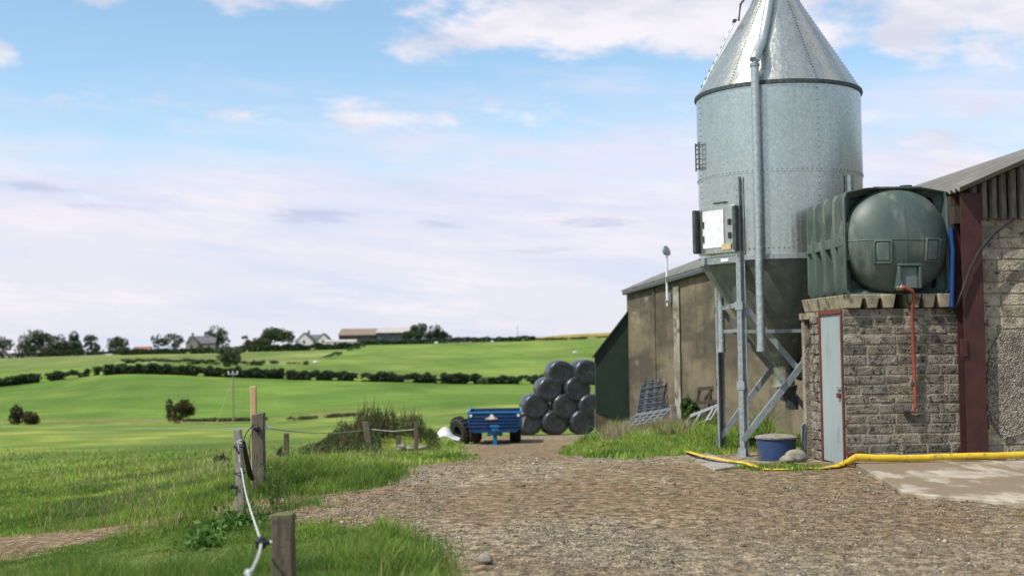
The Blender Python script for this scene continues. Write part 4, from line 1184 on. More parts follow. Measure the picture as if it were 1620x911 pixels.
# inspection hatch low on the left
HA = 55; hzc = at(1134, 364, 18.85).z; R_ = Matrix.Rotation(-rad(HA), 3, 'Z'); n_ = R_ @ Vector((0, -1, 0)); t_ = R_ @ Vector((1, 0, 0)); HA = 57; hc = sp(HA, SR - .03, hzc)
mb = MB(); Z1 = Vector((0, 0, 1)); mb.box(hc + n_ * .02, (.74, .16, .70), R_)
hb = mb.build('hatch', M['galv'], bin_, bevel=.008)
for s_ in (-1, 1):
    mb = MB(); mb.box(hc + n_ * (.06 if s_ > 0 else .09) + t_ * (s_ * .40), (.04, .14 if s_ > 0 else .2, .66), R_); mb.box(hc + n_ * (.135 if s_ > 0 else .195) + t_ * (s_ * .395), (.06, .012, .64), R_); mb.build('hatch_cheek', M['galv_dark'], hb)
mb = MB(); mb.box(hc + n_ * .108 + t_ * -.07 + Z1 * .02, (.44, .014, .56), R_); mb.build('white_plate', M['white_plastic'], hb)
mb = MB(); mb.box(hc + n_ * .114 + t_ * .20 - Z1 * .26, (.2, .012, .085), R_); M['cream'] = surf('cream_sticker', (.55, .44, .24), (.45, .35, .18), 18, .6); mb.build('sticker', M['cream'], hb)
mb = MB()
for s_, z_ in ((-1, .1), (-1, -.12), (1, .1), (1, -.1)): mb = MB(); mb.box(hc + n_ * .115 + t_ * (s_ * .27) + Z1 * z_, (.03, .04, .09), R_); mb.build('catch', M['galv_dark'], hb)
mb = MB(); mb.box(hc - Z1 * .46 + n_ * .05 + t_ * .02, (.80, .03, .09), R_); mb.box(hc - Z1 * .46 + n_ * .09 + t_ * -.33, (.12, .05, .12), R_); mb.build('bracket_plate', M['galv_dull'], bin_, bevel=.004)
mb = MB(); mb.box(hc - Z1 * .455 + n_ * .07 + t_ * .12, (.16, .012, .045), R_); mb.build('tag_plate', M['white_plastic'], bin_)
mb = MB(); hz2 = at(1134, 320, 18.8).z; mb.tube([sp(56 + 5, SR + .0, hz2), sp(56 + 5, SR + .05, hz2), sp(56 - 5, SR + .05, hz2), sp(56 - 5, SR, hz2)], .012, 8); mb.build('handle', M['galv_dark'], bin_)
mb = MB(); zl0, zl1 = at(1110, 272, 19.5).z, at(1110, 228, 19.5).z
for a in (84, 77): mb.tube([sp(a, SR + .07, zl0), sp(a, SR + .07, zl1)], .012, 6)
for k in range(6): z_ = zl0 + .03 + k * (zl1 - zl0 - .06) / 5; mb.tube([sp(84, SR + .07, z_), sp(77, SR + .07, z_)], .009, 6)
for a in (84, 77):
    for z_ in (zl0 + .04, zl1 - .04): mb.bar(sp(a, SR, z_), sp(a, SR + .07, z_), .012, .012)
mb.build('ladder', M['galv_dark'], bin_)

# things at the foot of the bin
tb = gp(1236, 729); tb = Vector((tb.x, tb.y + .3, 0)); tb.z = hz(tb.x, tb.y)
R1 = 31.5 / 2000 * tb.y; h1 = 34 / 2000 * tb.y
tub = thing('feed_tub', tb, 'round blue plastic tub with a dirty grey lid under the feed bin', 'tub')
mb = MB(); mb.lathe([(R1 * .9, -.03), (R1 * .95, .1), (R1 * .97, h1 - .03), (R1, h1 - .02), (R1, h1)], tb, 40); mb.lathe([(R1, h1), (R1 * .94, h1)], tb, 40); mb.build('tub', M['blue_tub'], tub)
mb = MB(); mb.lathe([(R1 * 1.05, h1 - .005), (R1 * 1.06, h1 + .015), (R1 * .9, h1 + .035), (R1 * .4, h1 + .055), (0, h1 + .06)], tb, 40); mb.build('lid', M['lid'], tub)
for k, (px, py, s_, l_) in enumerate(((1246, 735, .10, 'pale rounded stone lying in front of the blue tub'), (1259, 731, .15, 'mossy grey boulder between blue tub and door pillar'), (1247, 690, .13, 'reddish rock at the foot of the wall behind the blue tub'), (1226, 688, .12, 'flat brown stone lying behind the blue tub'))):
    p = gp(px, py); z_ = hz(p.x, p.y); mb = MB(); mb.rock((p.x, p.y, z_ + s_ * .45), (s_ * 1.15, s_, s_ * .7), k + 4, 3)
    mt = M['stone'] if k != 2 else surf('red_rock', (.25, .13, .075), (.15, .075, .045), 8, .9, 0, .5, 30)
    tag(mb.build('stone', mt, None, (p.x, p.y, z_)), l_, 'stone', 'stones around the blue tub')
p = gp(1280, 735); q = on_u(1280, 690, -.07); mb = MB()
mb.prism([BF(-.16, v2 + .03, -.15), BF(-.07, v2 + .06, -.15), BF(-.05, v2 + .07, .40), BF(-.09, v2 + .06, .44), BF(-.13, v2 + .04, .41)], BF(.0, .05, 0) - BF(0, 0, 0))
tag(mb.build('metal_plate', M['galv_dull'], None, BF(-.1, v2, 0)), 'short grey steel plate propped against the rubble door pillar', 'plate')
p = gp(1408, 722); mb = MB(); mb.rock(BF(.55, -.16, .07), (.18, .1, .05), 21, 3); tag(mb.build('stone', M['slab'], None, BF(.55, -.16, 0)), 'flat pale stone against the block wall behind the yellow hose', 'stone')
p = gp(766, 892); mb = MB(); mb.rock((p.x, p.y, hz(p.x, p.y) + .03), (.07, .06, .05), 33, 2, .4); tag(mb.build('stone', M['stone'], None, p), 'angular dark grey stone alone in the foreground gravel', 'stone')

# ------------------------------------------------------------------ TRAILER
M['trailer'] = surf('blue_trailer_paint', (.008, .052, .155), (.006, .042, .125), 2, .42, 0, .05, 20, c3=(.075, .075, .07), s3=3.5, t3=(.56, .74), spec=.35)
M['trailer_dark'] = surf('dark_blue_paint', (.010, .045, .13), (.008, .035, .10), 2, .5, 0, .05, 20)
M['cyan'] = surf('pale_blue_paint', (.022, .17, .34), (.018, .14, .28), 4, .45)
M['orange'] = surf('orange_mark', (.55, .33, .12), (.5, .3, .1), 4, .6)
YT = 52.0
tc_ = at(783, 703, YT); tz = hz(tc_.x, YT); pxm = YT / 2000
tl = thing('trailer', (tc_.x, YT + 1.8, tz), 'blue two-wheeled farm tipping trailer parked with its drawbar towards the yard', 'trailer')
X0 = tc_.x
def tp(px, py, dy=0): p = at(px, py, YT); return Vector((p.x, YT + dy, p.z))
zt, zm, zb = tp(783, 653).z, tp(783, 676).z, tp(783, 684).z
wT = 84 * pxm / 2; wB = 66 * pxm / 2
mb = MB()
prof = [(-wT, zt), (-wT, zm), (-wB, zb), (wB, zb), (wT, zm), (wT, zt)]
mb.prism([Vector((X0 + a, YT, z)) for a, z in prof], (0, .06, 0))
def side(a, b): mb.add([Vector((X0 + a[0], YT + .06, a[1])), Vector((X0 + b[0], YT + .06, b[1])), Vector((X0 + b[0], YT + 4.1, b[1])), Vector((X0 + a[0], YT + 4.1, a[1]))], [(0, 1, 2, 3)])
for a in range(5): side(prof[a], prof[a + 1])
mb.prism([Vector((X0 + a, YT + 4.1, z)) for a, z in prof], (0, .06, 0))
bd_ = mb.build('body', M['trailer'], tl)
mb = MB()
for z_ in np.linspace(zm + .04, zt - .16, 4): mb.box((X0, YT - .02, z_), (2 * wT - .06, .04, .05))
for s_ in (-1, 1): mb.box((X0 + s_ * (wT - .04), YT - .025, (zt + zm) / 2), (.09, .05, zt - zm))
mb.build('body_rib', M['trailer'], bd_, bevel=.01)
mb = MB(); mb.box((X0, YT + .02, zt + .02), (2 * wT + .04, .12, .07)); 
for s_ in (-1, 1): mb.box((X0 + s_ * wT, YT + 2.1, zt + .02), (.08, 4.0, .07))
mb.build('top_rail', M['cyan'], tl, bevel=.01)
for s_ in (-1, 1):
    c_ = Vector((X0 + s_ * (wT - .12), YT - .055, zt - .1)); mb = MB(); mb.lathe([(.06, 0), (.06, .02), (0, .02)], c_, 16, axis=Matrix.Rotation(rad(90), 3, 'X')); mb.build('reflector', M['white_plastic'], tl)
ec = tp(778, 662, -.05)
AX = Matrix.Rotation(rad(90), 3, 'X')
mb = MB(); mb.prism([ec + Vector((.10 * math.cos(t), 0, .02 + .17 * math.sin(t))) for t in np.linspace(0, math.pi, 14)], (0, -.012, 0)); em = mb.build('emblem', M['white_plastic'], tl)
mb = MB(); mb.prism([ec + Vector((-.02 + .26 * math.cos(t), -.014, .01 + .06 * math.sin(t))) for t in np.linspace(0, 2 * math.pi, 20)[:-1]], (0, -.012, 0)); mb.build('band', M['orange'], em)
mb = MB(); mb.prism([ec + Vector((-.02 + .15 * math.cos(t), -.028, .02 + .042 * math.sin(t))) for t in np.linspace(0, 2 * math.pi, 20)[:-1]], (0, -.008, 0)); mb.build('band_centre', M['white_plastic'], em)
mb = MB(); mb.prism([Vector((X0 + wT + .03, YT + .1, zt - .2)), Vector((X0 + wT + .19, YT + .5, zt - .18)), Vector((X0 + wT + .03, YT + .5, zm - .1))], (0, .02, 0)); mb.build('side_board', M['white_plastic'], tl)
mb = MB(); mb.box((X0 - .25, YT + 1.9, zb - .06), (.1, 4, .14)); mb.box((X0 + .25, YT + 1.9, zb - .06), (.1, 4, .14)); mb.bar((X0 - .25, YT, zb - .08), (X0, YT - 1.3, tz + .55), .1, .1); mb.bar((X0 + .25, YT, zb - .08), (X0, YT - 1.3, tz + .55), .1, .1); mb.box((X0, YT - 1.35, tz + .55), (.16, .3, .12))
mb.tube([(X0 - .95, YT + 2.2, tz + .48), (X0 + .95, YT + 2.2, tz + .48)], .06, 8); mb.build('chassis', M['trailer_dark'], tl)
mb = MB(); mb.box((X0 + .02, YT - 1.1, tz + .42), (.2, .12, .75), taper=.8); mb.box((X0 + .02, YT - 1.1, tz + .05), (.26, .2, .05)); mb.box((X0 + .02, YT - 1.12, tz + .8), (.36, .14, .1)); mb.tube([(X0 - .1, YT - 1.2, tz + .66), (X0 + .2, YT - 1.2, tz + .66)], .03, 8); mb.build('jack_stand', M['cyan'], tl, bevel=.015)
RY = Matrix.Rotation(rad(90), 3, 'Y')
wr = .52
for s_ in (-1, 1):
    for yy in (1.35, 2.55):
        c_ = Vector((X0 + s_ * .84, YT + yy, tz + wr)); w = MB()
        w.lathe([(.27, -.24), (wr - .06, -.24), (wr, -.17), (wr, .17), (wr - .06, .24), (.27, .24)], c_, 32, axis=RY)
        for k in range(22):
            a_ = k / 22 * 2 * math.pi; R_ = Matrix.Rotation(a_, 3, 'X'); w.box(c_ + R_ @ Vector((0, 0, wr)), (.36, .05, .05), R_)
        wo_ = w.build('wheel', M['rubber'], tl); r_ = MB(); r_.lathe([(0, -.1), (.2, -.1), (.27, -.2), (.28, -.2), (.28, .2), (.27, .2), (.2, .1), (0, .1)], c_, 24, axis=RY); r_.build('rim', M['cyan'], wo_)

# ------------------------------------------------------------------ BALES
g = G('black_bale_wrap')
nw = g.noise(5, (1, .25, 1), 5, .65); nz_ = g.noise(2.2, (1, 1, 1), 4)
c = g.mix(g.step(nw, .45, .7), (.024, .027, .032), (.048, .054, .062)); c = g.mix(g.math('MULTIPLY', g.step(nz_, .56, .72), .35), c, (.13, .115, .095))
g.bump(g.noise(6, (1, .4, 1), 3), .45, .05)
M['wrap'] = g.fin(c, g.math('ADD', .20, g.math('MULTIPLY', nw, .22)), 0, .6)
YB = 61.0; r_b = .64
bm_ = MB()
pr_ = [(0, .035), (.2, .02), (.42, .004), (.54, .0), (.60, .025), (.632, .07), (r_b + .005, .14), (r_b + .012, .6), (r_b, 1.06), (.60, 1.16), (.5, 1.2), (0, 1.19)]
sg = 40; vs = []
for (r, y) in pr_:
    for k in range(sg):
        a = 2 * math.pi * k / sg
        w = 1 + .010 * math.sin(a * 3 + 1) + .009 * math.sin(a * 7 + y * 3) + .008 * math.sin(a * 13 + r * 9)
        vs.append(Vector((math.cos(a) * r * w, y, math.sin(a) * r * w * .95)))
bm_.add(vs, [(i * sg + k, i * sg + (k + 1) % sg, (i + 1) * sg + (k + 1) % sg, (i + 1) * sg + k) for i in range(len(pr_) - 1) for k in range(sg)], True)
bp = bm_.build('silage_bale', M['wrap'])
rows = [[(838, 671), (881, 670.5), (924, 671)], [(849, 642), (896.5, 643), (937, 644)], [(871, 616), (915.5, 615)], [(889, 592.5), (930, 591)]]
labs = [['leftmost black wrapped bale of the bottom row, beside the blue trailer', 'middle black wrapped bale of the bottom row', 'rightmost black wrapped bale of the bottom row, beside the green lean-to'],
        ['leftmost black wrapped bale of the second row, above the blue trailer wheel', 'middle black wrapped bale of the second row up', 'black wrapped bale of the second row, half hidden by the green lean-to'],
        ['left black wrapped bale of the third row up', 'right black wrapped bale of the third row up'],
        ['left topmost black wrapped bale, pale shine along its rim', 'right topmost black wrapped bale, partly behind the green lean-to']]
zg_ = hz(at(880, 690, YB).x, YB)
zb0 = zg_ + r_b * .93; first = True
for ri, row in enumerate(rows):
    for ci, (px, py) in enumerate(row):
        p = at(px, py, YB); loc = (p.x, YB + random.uniform(-.06, .06) + ri * .04, zb0 + ri * .785 + (at(px, py, YB).z - at(px, row[0][1], YB).z) * .6)
        o = bp if first else bp.copy()
        if not first: COL.objects.link(o)
        first = False
        o.location = loc; o.rotation_euler = (random.uniform(-.03, .03), 0, rad(random.uniform(9, 17)))
        sc_ = random.uniform(.98, 1.03); o.scale = (sc_, 1, sc_ * random.uniform(.97, 1.0))
        o.rotation_euler.y = 0
        tag(o, labs[ri][ci], 'bale', 'black wrapped silage bales stacked by the track')

# ------------------------------------------------------------------ left of the trailer: tyre, plastic, rubble
p = at(729, 682, 53.5); z_ = hz(p.x, 53.5); TS = .8
ty = thing('tyre', (p.x, 53.5, z_), 'worn black tractor tyre leaning on another beside the blue trailer', 'tyre')
ax = Matrix.Rotation(rad(38), 3, 'Z') @ Matrix.Rotation(rad(76), 3, 'Y')
mb = MB(); c_ = Vector((p.x, 53.5, z_ + .56)); mb.lathe([(a * TS, b) for a, b in [(.3, -.18), (.6, -.2), (.7, -.12), (.72, 0), (.7, .12), (.6, .2), (.3, .18), (.28, 0), (.3, -.18)]], c_, 36, axis=ax)
for k in range(20):
    R_ = ax @ Matrix.Rotation(k / 20 * 2 * math.pi, 3, 'Z'); mb.box(c_ + R_ @ Vector((0, -.72 * TS, 0)), (.06, .06, .28), R_)
mb.build('tread', M['rubber'], ty)
g = G('white_sheeting'); g.bump(g.noise(6, detail=4), .8, .05); M['sheeting'] = g.fin(g.mix(g.step(g.noise(5), .35, .7), (.72, .73, .74), (.5, .51, .53)), .4, 0, .4)
pw_ = at(703, 678, 45.5); zw = hz(pw_.x, 45.5) + .12; mb = MB(); nx, ny = 22, 16; vs = []
for a in range(nx + 1):
    for b in range(ny + 1):
        x_ = -.5 + 1.05 * a / nx; y_ = -.5 + 1.0 * b / ny
        h_ = .46 * math.exp(-((x_ + .05) / .30) ** 2) * math.exp(-(y_ / .5) ** 2) + .10 * (float(vnoise(np.array([x_ * 5]), np.array([y_ * 5]))[0]) - .4)
        vs.append(Vector((pw_.x + x_ + (.25 * h_), 45.5 + y_, zw + max(.02, h_ * 1.0 + .02))))
mb.add(vs, [(a * (ny + 1) + b, (a + 1) * (ny + 1) + b, (a + 1) * (ny + 1) + b + 1, a * (ny + 1) + b + 1) for a in range(nx) for b in range(ny)], True)
o = mb.build('plastic_sheet', M['sheeting'], None, (pw_.x, 45.5, zw)); md = o.modifiers.new('t', 'SOLIDIFY'); md.thickness = .012
tag(o, 'crumpled white plastic sheeting thrown over weeds left of the tyre', 'sheeting')
for k, (px, py, s_) in enumerate(((635, 694, .13), (648, 692, .11), (668, 692, .10))):
    p = gp(px, 700); p = at(px, py, 36.5); z_ = hz(p.x, 36.5); mb = MB(); mb.rock((p.x, 36.5, z_ + s_ * .8), (s_ * 1.3, s_, s_ * .9), k + 50, 3)
    tag(mb.build('rubble', M['stone'], None, (p.x, 36.5, z_)), ['large pale lump of rubble behind the fence, nearest the small stake', 'pale lump of rubble behind the fence, in the middle of three', 'pale lump of rubble beside the straight fence stake'][k], 'rubble', 'lumps of rubble behind the fence')

# ------------------------------------------------------------------ FENCE
def post(px, ptop, Y, w, zbot, name, mat, label, cat, lean=0, top_tilt=.0, depth=None, group='wooden fence posts beside the track', taper=1.0):
    t = at(px, ptop, Y); x_ = t.x; zb_ = hz(x_ - lean, Y)
    mb = MB(); d = depth or w; n_ = 9; vs = []
    for k in range(n_):
        f_ = k / (n_ - 1); z_ = zb_ - .12 + (t.z - zb_ + .12) * f_; cx_ = x_ - lean * (1 - f_); s_ = 1 - (1 - taper) * f_
        for a, b in ((-1, -1), (-.3, -1.06), (.4, -1.03), (1, -1), (1.05, 0), (1, 1), (0, 1.04), (-1, 1), (-1.04, 0)):
            vs.append(Vector((cx_ + a * w / 2 * s_ + random.uniform(-.03, .03) * w, Y + b * d / 2 * s_ + random.uniform(-.03, .03) * w, z_ + (top_tilt * a * w if k == n_ - 1 else 0))))
    mb.add(vs, [(i * 9 + k, i * 9 + (k + 1) % 9, (i + 1) * 9 + (k + 1) % 9, (i + 1) * 9 + k) for i in range(n_ - 1) for k in range(9)] + [tuple(range(len(vs) - 9, len(vs)))])
    th = thing(name, (x_ - lean, Y, zb_), label, cat, group); mb.build('shaft', mat, th, bevel=.006); return th, Vector((x_, Y, t.z)), zb_


pa, ta_, za0 = post(376, 679, 13.0, .088, 0, 'fence_post', M['post_pale'], 'thin silvered fence post wound with white electric rope and black insulators', 'post', lean=-.045, taper=.8)
pb, tb_, zb0_ = post(408.5, 654, 15.4, .142, 0, 'fence_post', M['post'], 'thick dark old fence post in front of the new timber upright', 'post', lean=-.01, top_tilt=.08)
pc, tcc, zc0 = post(448.5, 815, 6.5, .106, 0, 'fence_post', M['post_dark'], 'nearest fence post, dark and square with flat mossy top', 'post', lean=0)
pd2, td_, zd0 = post(400.5, 611, 15.75, .072, 0, 'timber_upright', M['timber_new'], 'tall fresh orange timber upright behind the thick old fence post', 'post', lean=-.02, depth=.05, group=None)
M['moss'] = surf('moss', (.13, .14, .05), (.09, .10, .04), 30, .95, 0, .5, 60)
mb = MB(); mb.box(tcc + Vector((0, 0, .004)), (.108, .108, .014)); mb.build('mossy_top', M['moss'], pc, bevel=.006)
pe, te_, ze0 = post(578, 667, 36.5, .17, 0, 'fence_post', M['post'], 'old fence post leaning left in front of the dark weeds', 'post', lean=-.16)
pf, tf_, zf0 = post(658, 667, 36.0, .11, 0, 'fence_post', M['post_dark'], 'thin upright fence stake near the rubble', 'post', lean=.0)
pg_, tg_, zg0 = post(630, 690, 36.8, .13, 0, 'fence_post', M['post_dark'], 'short stump of a stake between the leaning post and thin stake', 'post', lean=.0)
ph2, th2, zh2 = post(453, 685, 33, .12, 0, 'fence_post', M['post_dark'], 'short dark stake down in the pasture beyond the thick post', 'post', lean=0)
# fittings on the nearest posts
def ring(mb, c_, r, t=.006, n=14):
    mb.tube([c_ + Vector((math.cos(a) * r, math.sin(a) * r, .004 * math.sin(3 * a))) for a in np.linspace(0, 2 * math.pi, n)], t, 6, False)
mb = MB(); A_ = at(376, 705, 12.93); ring(mb, at(378, 706, 13.0), .055); mb.build('wire_loop', M['black_plastic'], pa); mb = MB(); ring(mb, at(379, 747, 13.0), .058); mb.build('wire_loop', M['black_plastic'], pa); mb = MB(); mb.tube([at(371, 704, 12.9), at(375, 712, 12.9), at(379, 718, 12.9)], .008, 6); mb.build('wire_loop', M['black_plastic'], pa)
for (px, py) in ((370, 770), (375, 812)):
    mb = MB(); q = at(px, py, 12.95); mb.tube([q + Vector((.03, 0, 0)), q + Vector((-.02, 0, 0))], .018, 8); mb.lathe([(.012, -.02), (.026, -.01), (.026, .012), (.01, .022)], q + Vector((-.02, 0, 0)), 12); mb.build('insulator', M['black_plastic'], pa)
mb = MB(); q = at(375, 699, 12.93)
for k in range(5): q2 = q + Vector((random.uniform(-.02, .02), 0, random.uniform(-.03, .03))); mb.tube([q2, q2 + Vector((.03, .0, random.uniform(-.02, .02)))], .008, 6)
mb.build('rope_knot', M['rope'], pa)
q = at(407, 678, 15.31); mb = MB(); mb.lathe([(.035, 0), (.035, .03), (.015, .05), (0, .05)], q, 14, axis=AX); mb.build('insulator', M['black_plastic'], pb)
mb = MB(); q = at(424, 676, 15.4); mb.tube([at(417, 677, 15.4), q], .010, 6); mb.lathe([(.01, -.03), (.022, -.01), (.022, .01), (.01, .03)], q, 10); mb.build('insulator', M['white_plastic'], pb)
# black hose handle and loops hanging between the posts
mb = MB(); mb.tube([at(385, 697, 14.6), at(389, 720, 14.7), at(395, 748, 14.9), at(399, 757, 15.2)], [.02, .03, .035, .028], 10)
gh = thing('gate_handle', at(393, 752, 15), 'black rubber spring gate handle hanging between the two old posts', 'gate handle'); mb.build('grip', M['black_plastic'], gh)
mb = MB(); mb.tube([at(402, 671, 15.3), at(393, 680, 15.0), at(387, 690, 14.7), at(385, 698, 14.6)], .007, 6); mb.tube([at(402, 676, 15.3), at(396, 690, 15.0), at(394, 706, 14.8), at(396, 725, 14.9)], .006, 6); mb.build('lead', M['black_plastic'], gh)
# the rope
RP = [at(377, 700, 12.92), at(379, 728, 12.9), at(383, 747, 12.8), at(388, 776, 11.6), at(396, 805, 9.6), at(405, 832, 8.0), at(411, 850, 6.9), at(413, 859, 6.5), at(411, 872, 6.2), at(405, 888, 5.9), at(396, 906, 5.5), at(384, 930, 5.2), at(360, 985, 4.8)]
fine = []
for k in range(len(RP) - 1):
    p0, p1, p2, p3 = RP[max(k - 1, 0)], RP[k], RP[k + 1], RP[min(k + 2, len(RP) - 1)]
    for s_ in range(8):
        t = s_ / 8; fine.append(.5 * ((2 * p1) + (p2 - p0) * t + (2 * p0 - 5 * p1 + 4 * p2 - p3) * t * t + (3 * p1 - p0 - 3 * p2 + p3) * t ** 3))
mb = MB(); mb.tube(fine, [.0062 if k % 2 else .0075 for k in range(len(fine))], 8)
tag(mb.build('electric_rope', M['rope'], None, RP[0]), 'white electric fence rope sagging from the silvered post to the nearest post', 'rope')
cl = thing('rope_clamp', at(412, 858, 6.5), 'black rope clamp with white pin tied to the nearest fence post', 'clamp')
q = at(413, 858, 6.48); mb = MB(); mb.box(q, (.05, .04, .05)); mb.tube([q + Vector((-.03, -.01, .01)), q + Vector((.045, -.01, .0))], .014, 8); mb.lathe([(.0, -.035), (.02, -.03), (.024, 0), (.02, .03), (0, .035)], q + Vector((0, 0, .0)), 12); mb.build('clamp_body', M['black_plastic'], cl, bevel=.006)
mb = MB(); mb.tube([q + Vector((.03, .01, 0)), at(433, 857, 6.47)], .008, 8); mb.build('pin', M['white_plastic'], cl)
mb = MB(); q = at(393, 906, 5.45); mb.rock(q, (.02, .016, .018), 8, 2, .3); tag(mb.build('rope_knot', M['rope'], None, q), 'white knot in the fence rope at the bottom edge', 'knot')
# taut wires to the far posts
def wire(pts, r, label, m='rope'):
    mb = MB(); mb.tube(pts, r, 6); tag(mb.build('fence_wire', M[m], None, pts[0]), label, 'wire', 'fence wires beside the track')
w1 = [at(425, 677, 15.4)] + [at(425 + (575 - 425) * t, 677 + 9 * math.sin(t * 2.6) * .95 + (-1) * t, 15.4 / (1 - t * (1 - 15.4 / 36.4))) for t in np.linspace(.1, 1, 10)]
wire(w1, .008, 'white wire from the thick old post to the leaning post')
wire([at(588, 679, 36.3), at(622, 682, 36.2), at(656, 679, 36.0)], .012, 'white wire between the leaning post and the thin stake')
wire([at(0, 674, 60)] + [at(x_, 674 + (677 - 674) * x_ / 400 + 2, 60 - 44 * x_ / 405) for x_ in (90, 180, 270, 340)] + [at(402, 677, 15.6)], .006, 'thin dark wire across the pasture from the thick post', 'galv_dull')

# ------------------------------------------------------------------ leaning hurdles by the shed wall
def hurdle(name, a, b, top, tilt, label, n=5, mat='galv_dull', r=.022, uprights=(0, .5, 1)):
    """a, b: ground ends; leans by tilt metres towards the wall at the top"""
    a, b = Vector(a), Vector(b); d = (b - a).normalized(); back = Vector((-d.y, d.x, 0)); back = back if back.x * cT + back.y * sT > 0 else -back
    up = Vector((0, 0, top)) + back * tilt
    th = thing(name, (a + b) / 2, label, 'hurdle', 'steel hurdles stacked against the shed wall')
    mb = MB(); mb.tube([a, a + up, b + up, b], r * 1.15, 8); mb.build('frame', M[mat], th)
    mb = MB()
    for k in range(n): f_ = .12 + .76 * k / max(1, n - 1); mb.tube([a + up * f_, b + up * f_], r * .9, 6)
    mb.build('bars', M[mat], th)
    for q_ in uprights: mb = MB(); mb.bar(a.lerp(b, q_) + back * .02, a.lerp(b, q_) + up * 1.08 + back * .02, .05, .03); mb.build('brace', M[mat], th)


M['blue_grey'] = surf('blue_grey_galvanised', (.12, .145, .17), (.075, .095, .115), 10, .5, .5, .05, 60)
for k, (pxa, Ya, pxb, Yb, tp_, lab) in enumerate(((1004, 38.4, 1043, 37.0, 1.28, 'blue-grey steel hurdle leaning at the front of the stack'), (1008, 39.0, 1046, 37.5, 1.42, 'blue-grey steel hurdle in the middle of the leaning stack'), (1011, 39.6, 1050, 38.0, 1.52, 'tallest blue-grey steel hurdle at the back of the leaning stack'))):
    a = at(pxa, 690, Ya); b = at(pxb, 690, Yb)
    hurdle('hurdle', (a.x, Ya, hz(a.x, Ya) + .12), (b.x, Yb, hz(b.x, Yb) + .12), tp_, .25, lab, 7, 'blue_grey', .026, (0, .33, .66, 1))
M['galv_mid'] = surf('greyed_steel', (.27, .29, .30), (.17, .19, .20), 10, .55, .4, .05, 60)
a = at(985, 683, 36.0); b = at(1040, 676, 34.6)
hurdle('hurdle', (a.x, 36.0, hz(a.x, 36) + .3), (b.x, 34.6, hz(b.x, 34.6) + .35), .36, .5, 'pale steel hurdle lying low in the dry grass before the stack', 4, 'galv_mid', .022, (0, .2, .4, .6, .8, 1))
M['galv_pale'] = surf('pale_tube', (.42, .43, .42), (.3, .31, .31), 10, .5, .2)
a = at(1078, 690, 29.6); b = at(1124, 690, 28.6)
hurdle('hurdle', (a.x, 29.6, hz(a.x, 29.6) + .12), (b.x, 28.6, hz(b.x, 28.6) + .35), .36, .3, 'bent white tubular hurdle half sunk in the bank grass', 2, 'galv_pale', .022, (.35, .8))
pt = thing('pallet', at(1112, 690, 30), 'dark old timber pallet leaning on the shed wall behind the bin leg', 'pallet')
a = at(1092, 690, 32.0); b = at(1132, 690, 30.6); a.z = hz(a.x, 32) + .1; b.z = hz(b.x, 30.6) + .1; up = Vector((.22, 0, 1.02))
mb = MB()
for f_ in (0, .33, .66, 1): mb.bar(a + up * f_, b + up * f_, .03, .09)
for f_ in (0, .5, 1): mb.bar(a.lerp(b, f_) + Vector((.05, .03, 0)), a.lerp(b, f_) + up + Vector((.05, .03, 0)), .09, .06)
mb.build('boards', M['timber_dark'], pt)
sp_, _, _ = post(1065, 640, 34.0, .15, 0, 'short_post', M['lid'], 'short dull reddish post standing in front of the shed wall', 'post', group=None)

# ------------------------------------------------------------------ FOLIAGE
def crown_points(blobs, n, thr=.42, fs=1.2, seed=0):
    out = []; vol = np.array([b[3] * b[4] * b[5] for b in blobs]); vol = vol ** .8 / (vol ** .8).sum()
    for b, f_ in zip(blobs, vol):
        m = int(n * f_ * 1.8) + 8; d = rng.normal(size=(m, 3)); d /= np.linalg.norm(d, axis=1)[:, None]
        rr_ = rng.uniform(0, 1, m) ** .38
        lump = .78 + .45 * vnoise(d[:, 0] * 2.2 + b[0], d[:, 1] * 2.2 + b[1], d[:, 2] * 2.2 + seed, s=seed)
        P = d * rr_[:, None] * lump[:, None] * np.array(b[3:6]) + np.array(b[:3])
        sc_ = fs / max(b[3], .3)
        k = vnoise(P[:, 0] * sc_ * 2, P[:, 1] * sc_ * 2, P[:, 2] * sc_ * 2, s=seed + 5) > thr
        out.append(P[k])
    P = np.concatenate(out)
    return P


def tints(P, base, var=.35, alt=None, seed=0):
    n = len(P); v = rng.uniform(1 - var, 1 + var, (n, 1)); c = np.array([base]) * v
    q = vnoise(P[:, 0] * .6, P[:, 1] * .6, P[:, 2] * .6, s=seed)[:, None]
    c = c * (.75 + .5 * q)
    if alt is not None: k = rng.uniform(0, 1, n) < alt[1]; c[k] = np.array(alt[0]) * v[k]
    return c


def tree(name, label, base, blobs, n, lsize, tint, trunk_r, thr=.42, group=None, cat='tree', seed=0, alt=None, fork=.35):
    B = Vector(base); th = thing(name, B, label, cat, group)
    P = crown_points(blobs, n, thr, 1.0, seed)
    leaves('crown', P, lsize, tints(P, tint, .35, alt, seed), M['leaf'], th)
    mb = MB(); zlow = min(b[2] - b[5] for b in blobs); ztop = max(b[2] for b in blobs)
    cx_ = sum(b[0] for b in blobs) / len(blobs)
    fk = Vector((B.x + (cx_ - B.x) * .4, B.y, B.z + (ztop - B.z) * fork))
    mb.tube([B + Vector((0, 0, -.3)), B + Vector((.0, 0, .3)), fk], [trunk_r * 1.3, trunk_r, trunk_r * .75], 7)
    for b in blobs[:7]:
        c_ = Vector(b[:3]); mb.tube([fk - Vector((0, 0, trunk_r)), fk.lerp(c_, .55) + Vector((0, 0, .1 * b[5])), c_ + Vector((0, 0, b[5] * .3))], [trunk_r * .55, trunk_r * .35, trunk_r * .12], 5)
    mb.build('trunk', M['bark'], th); return th


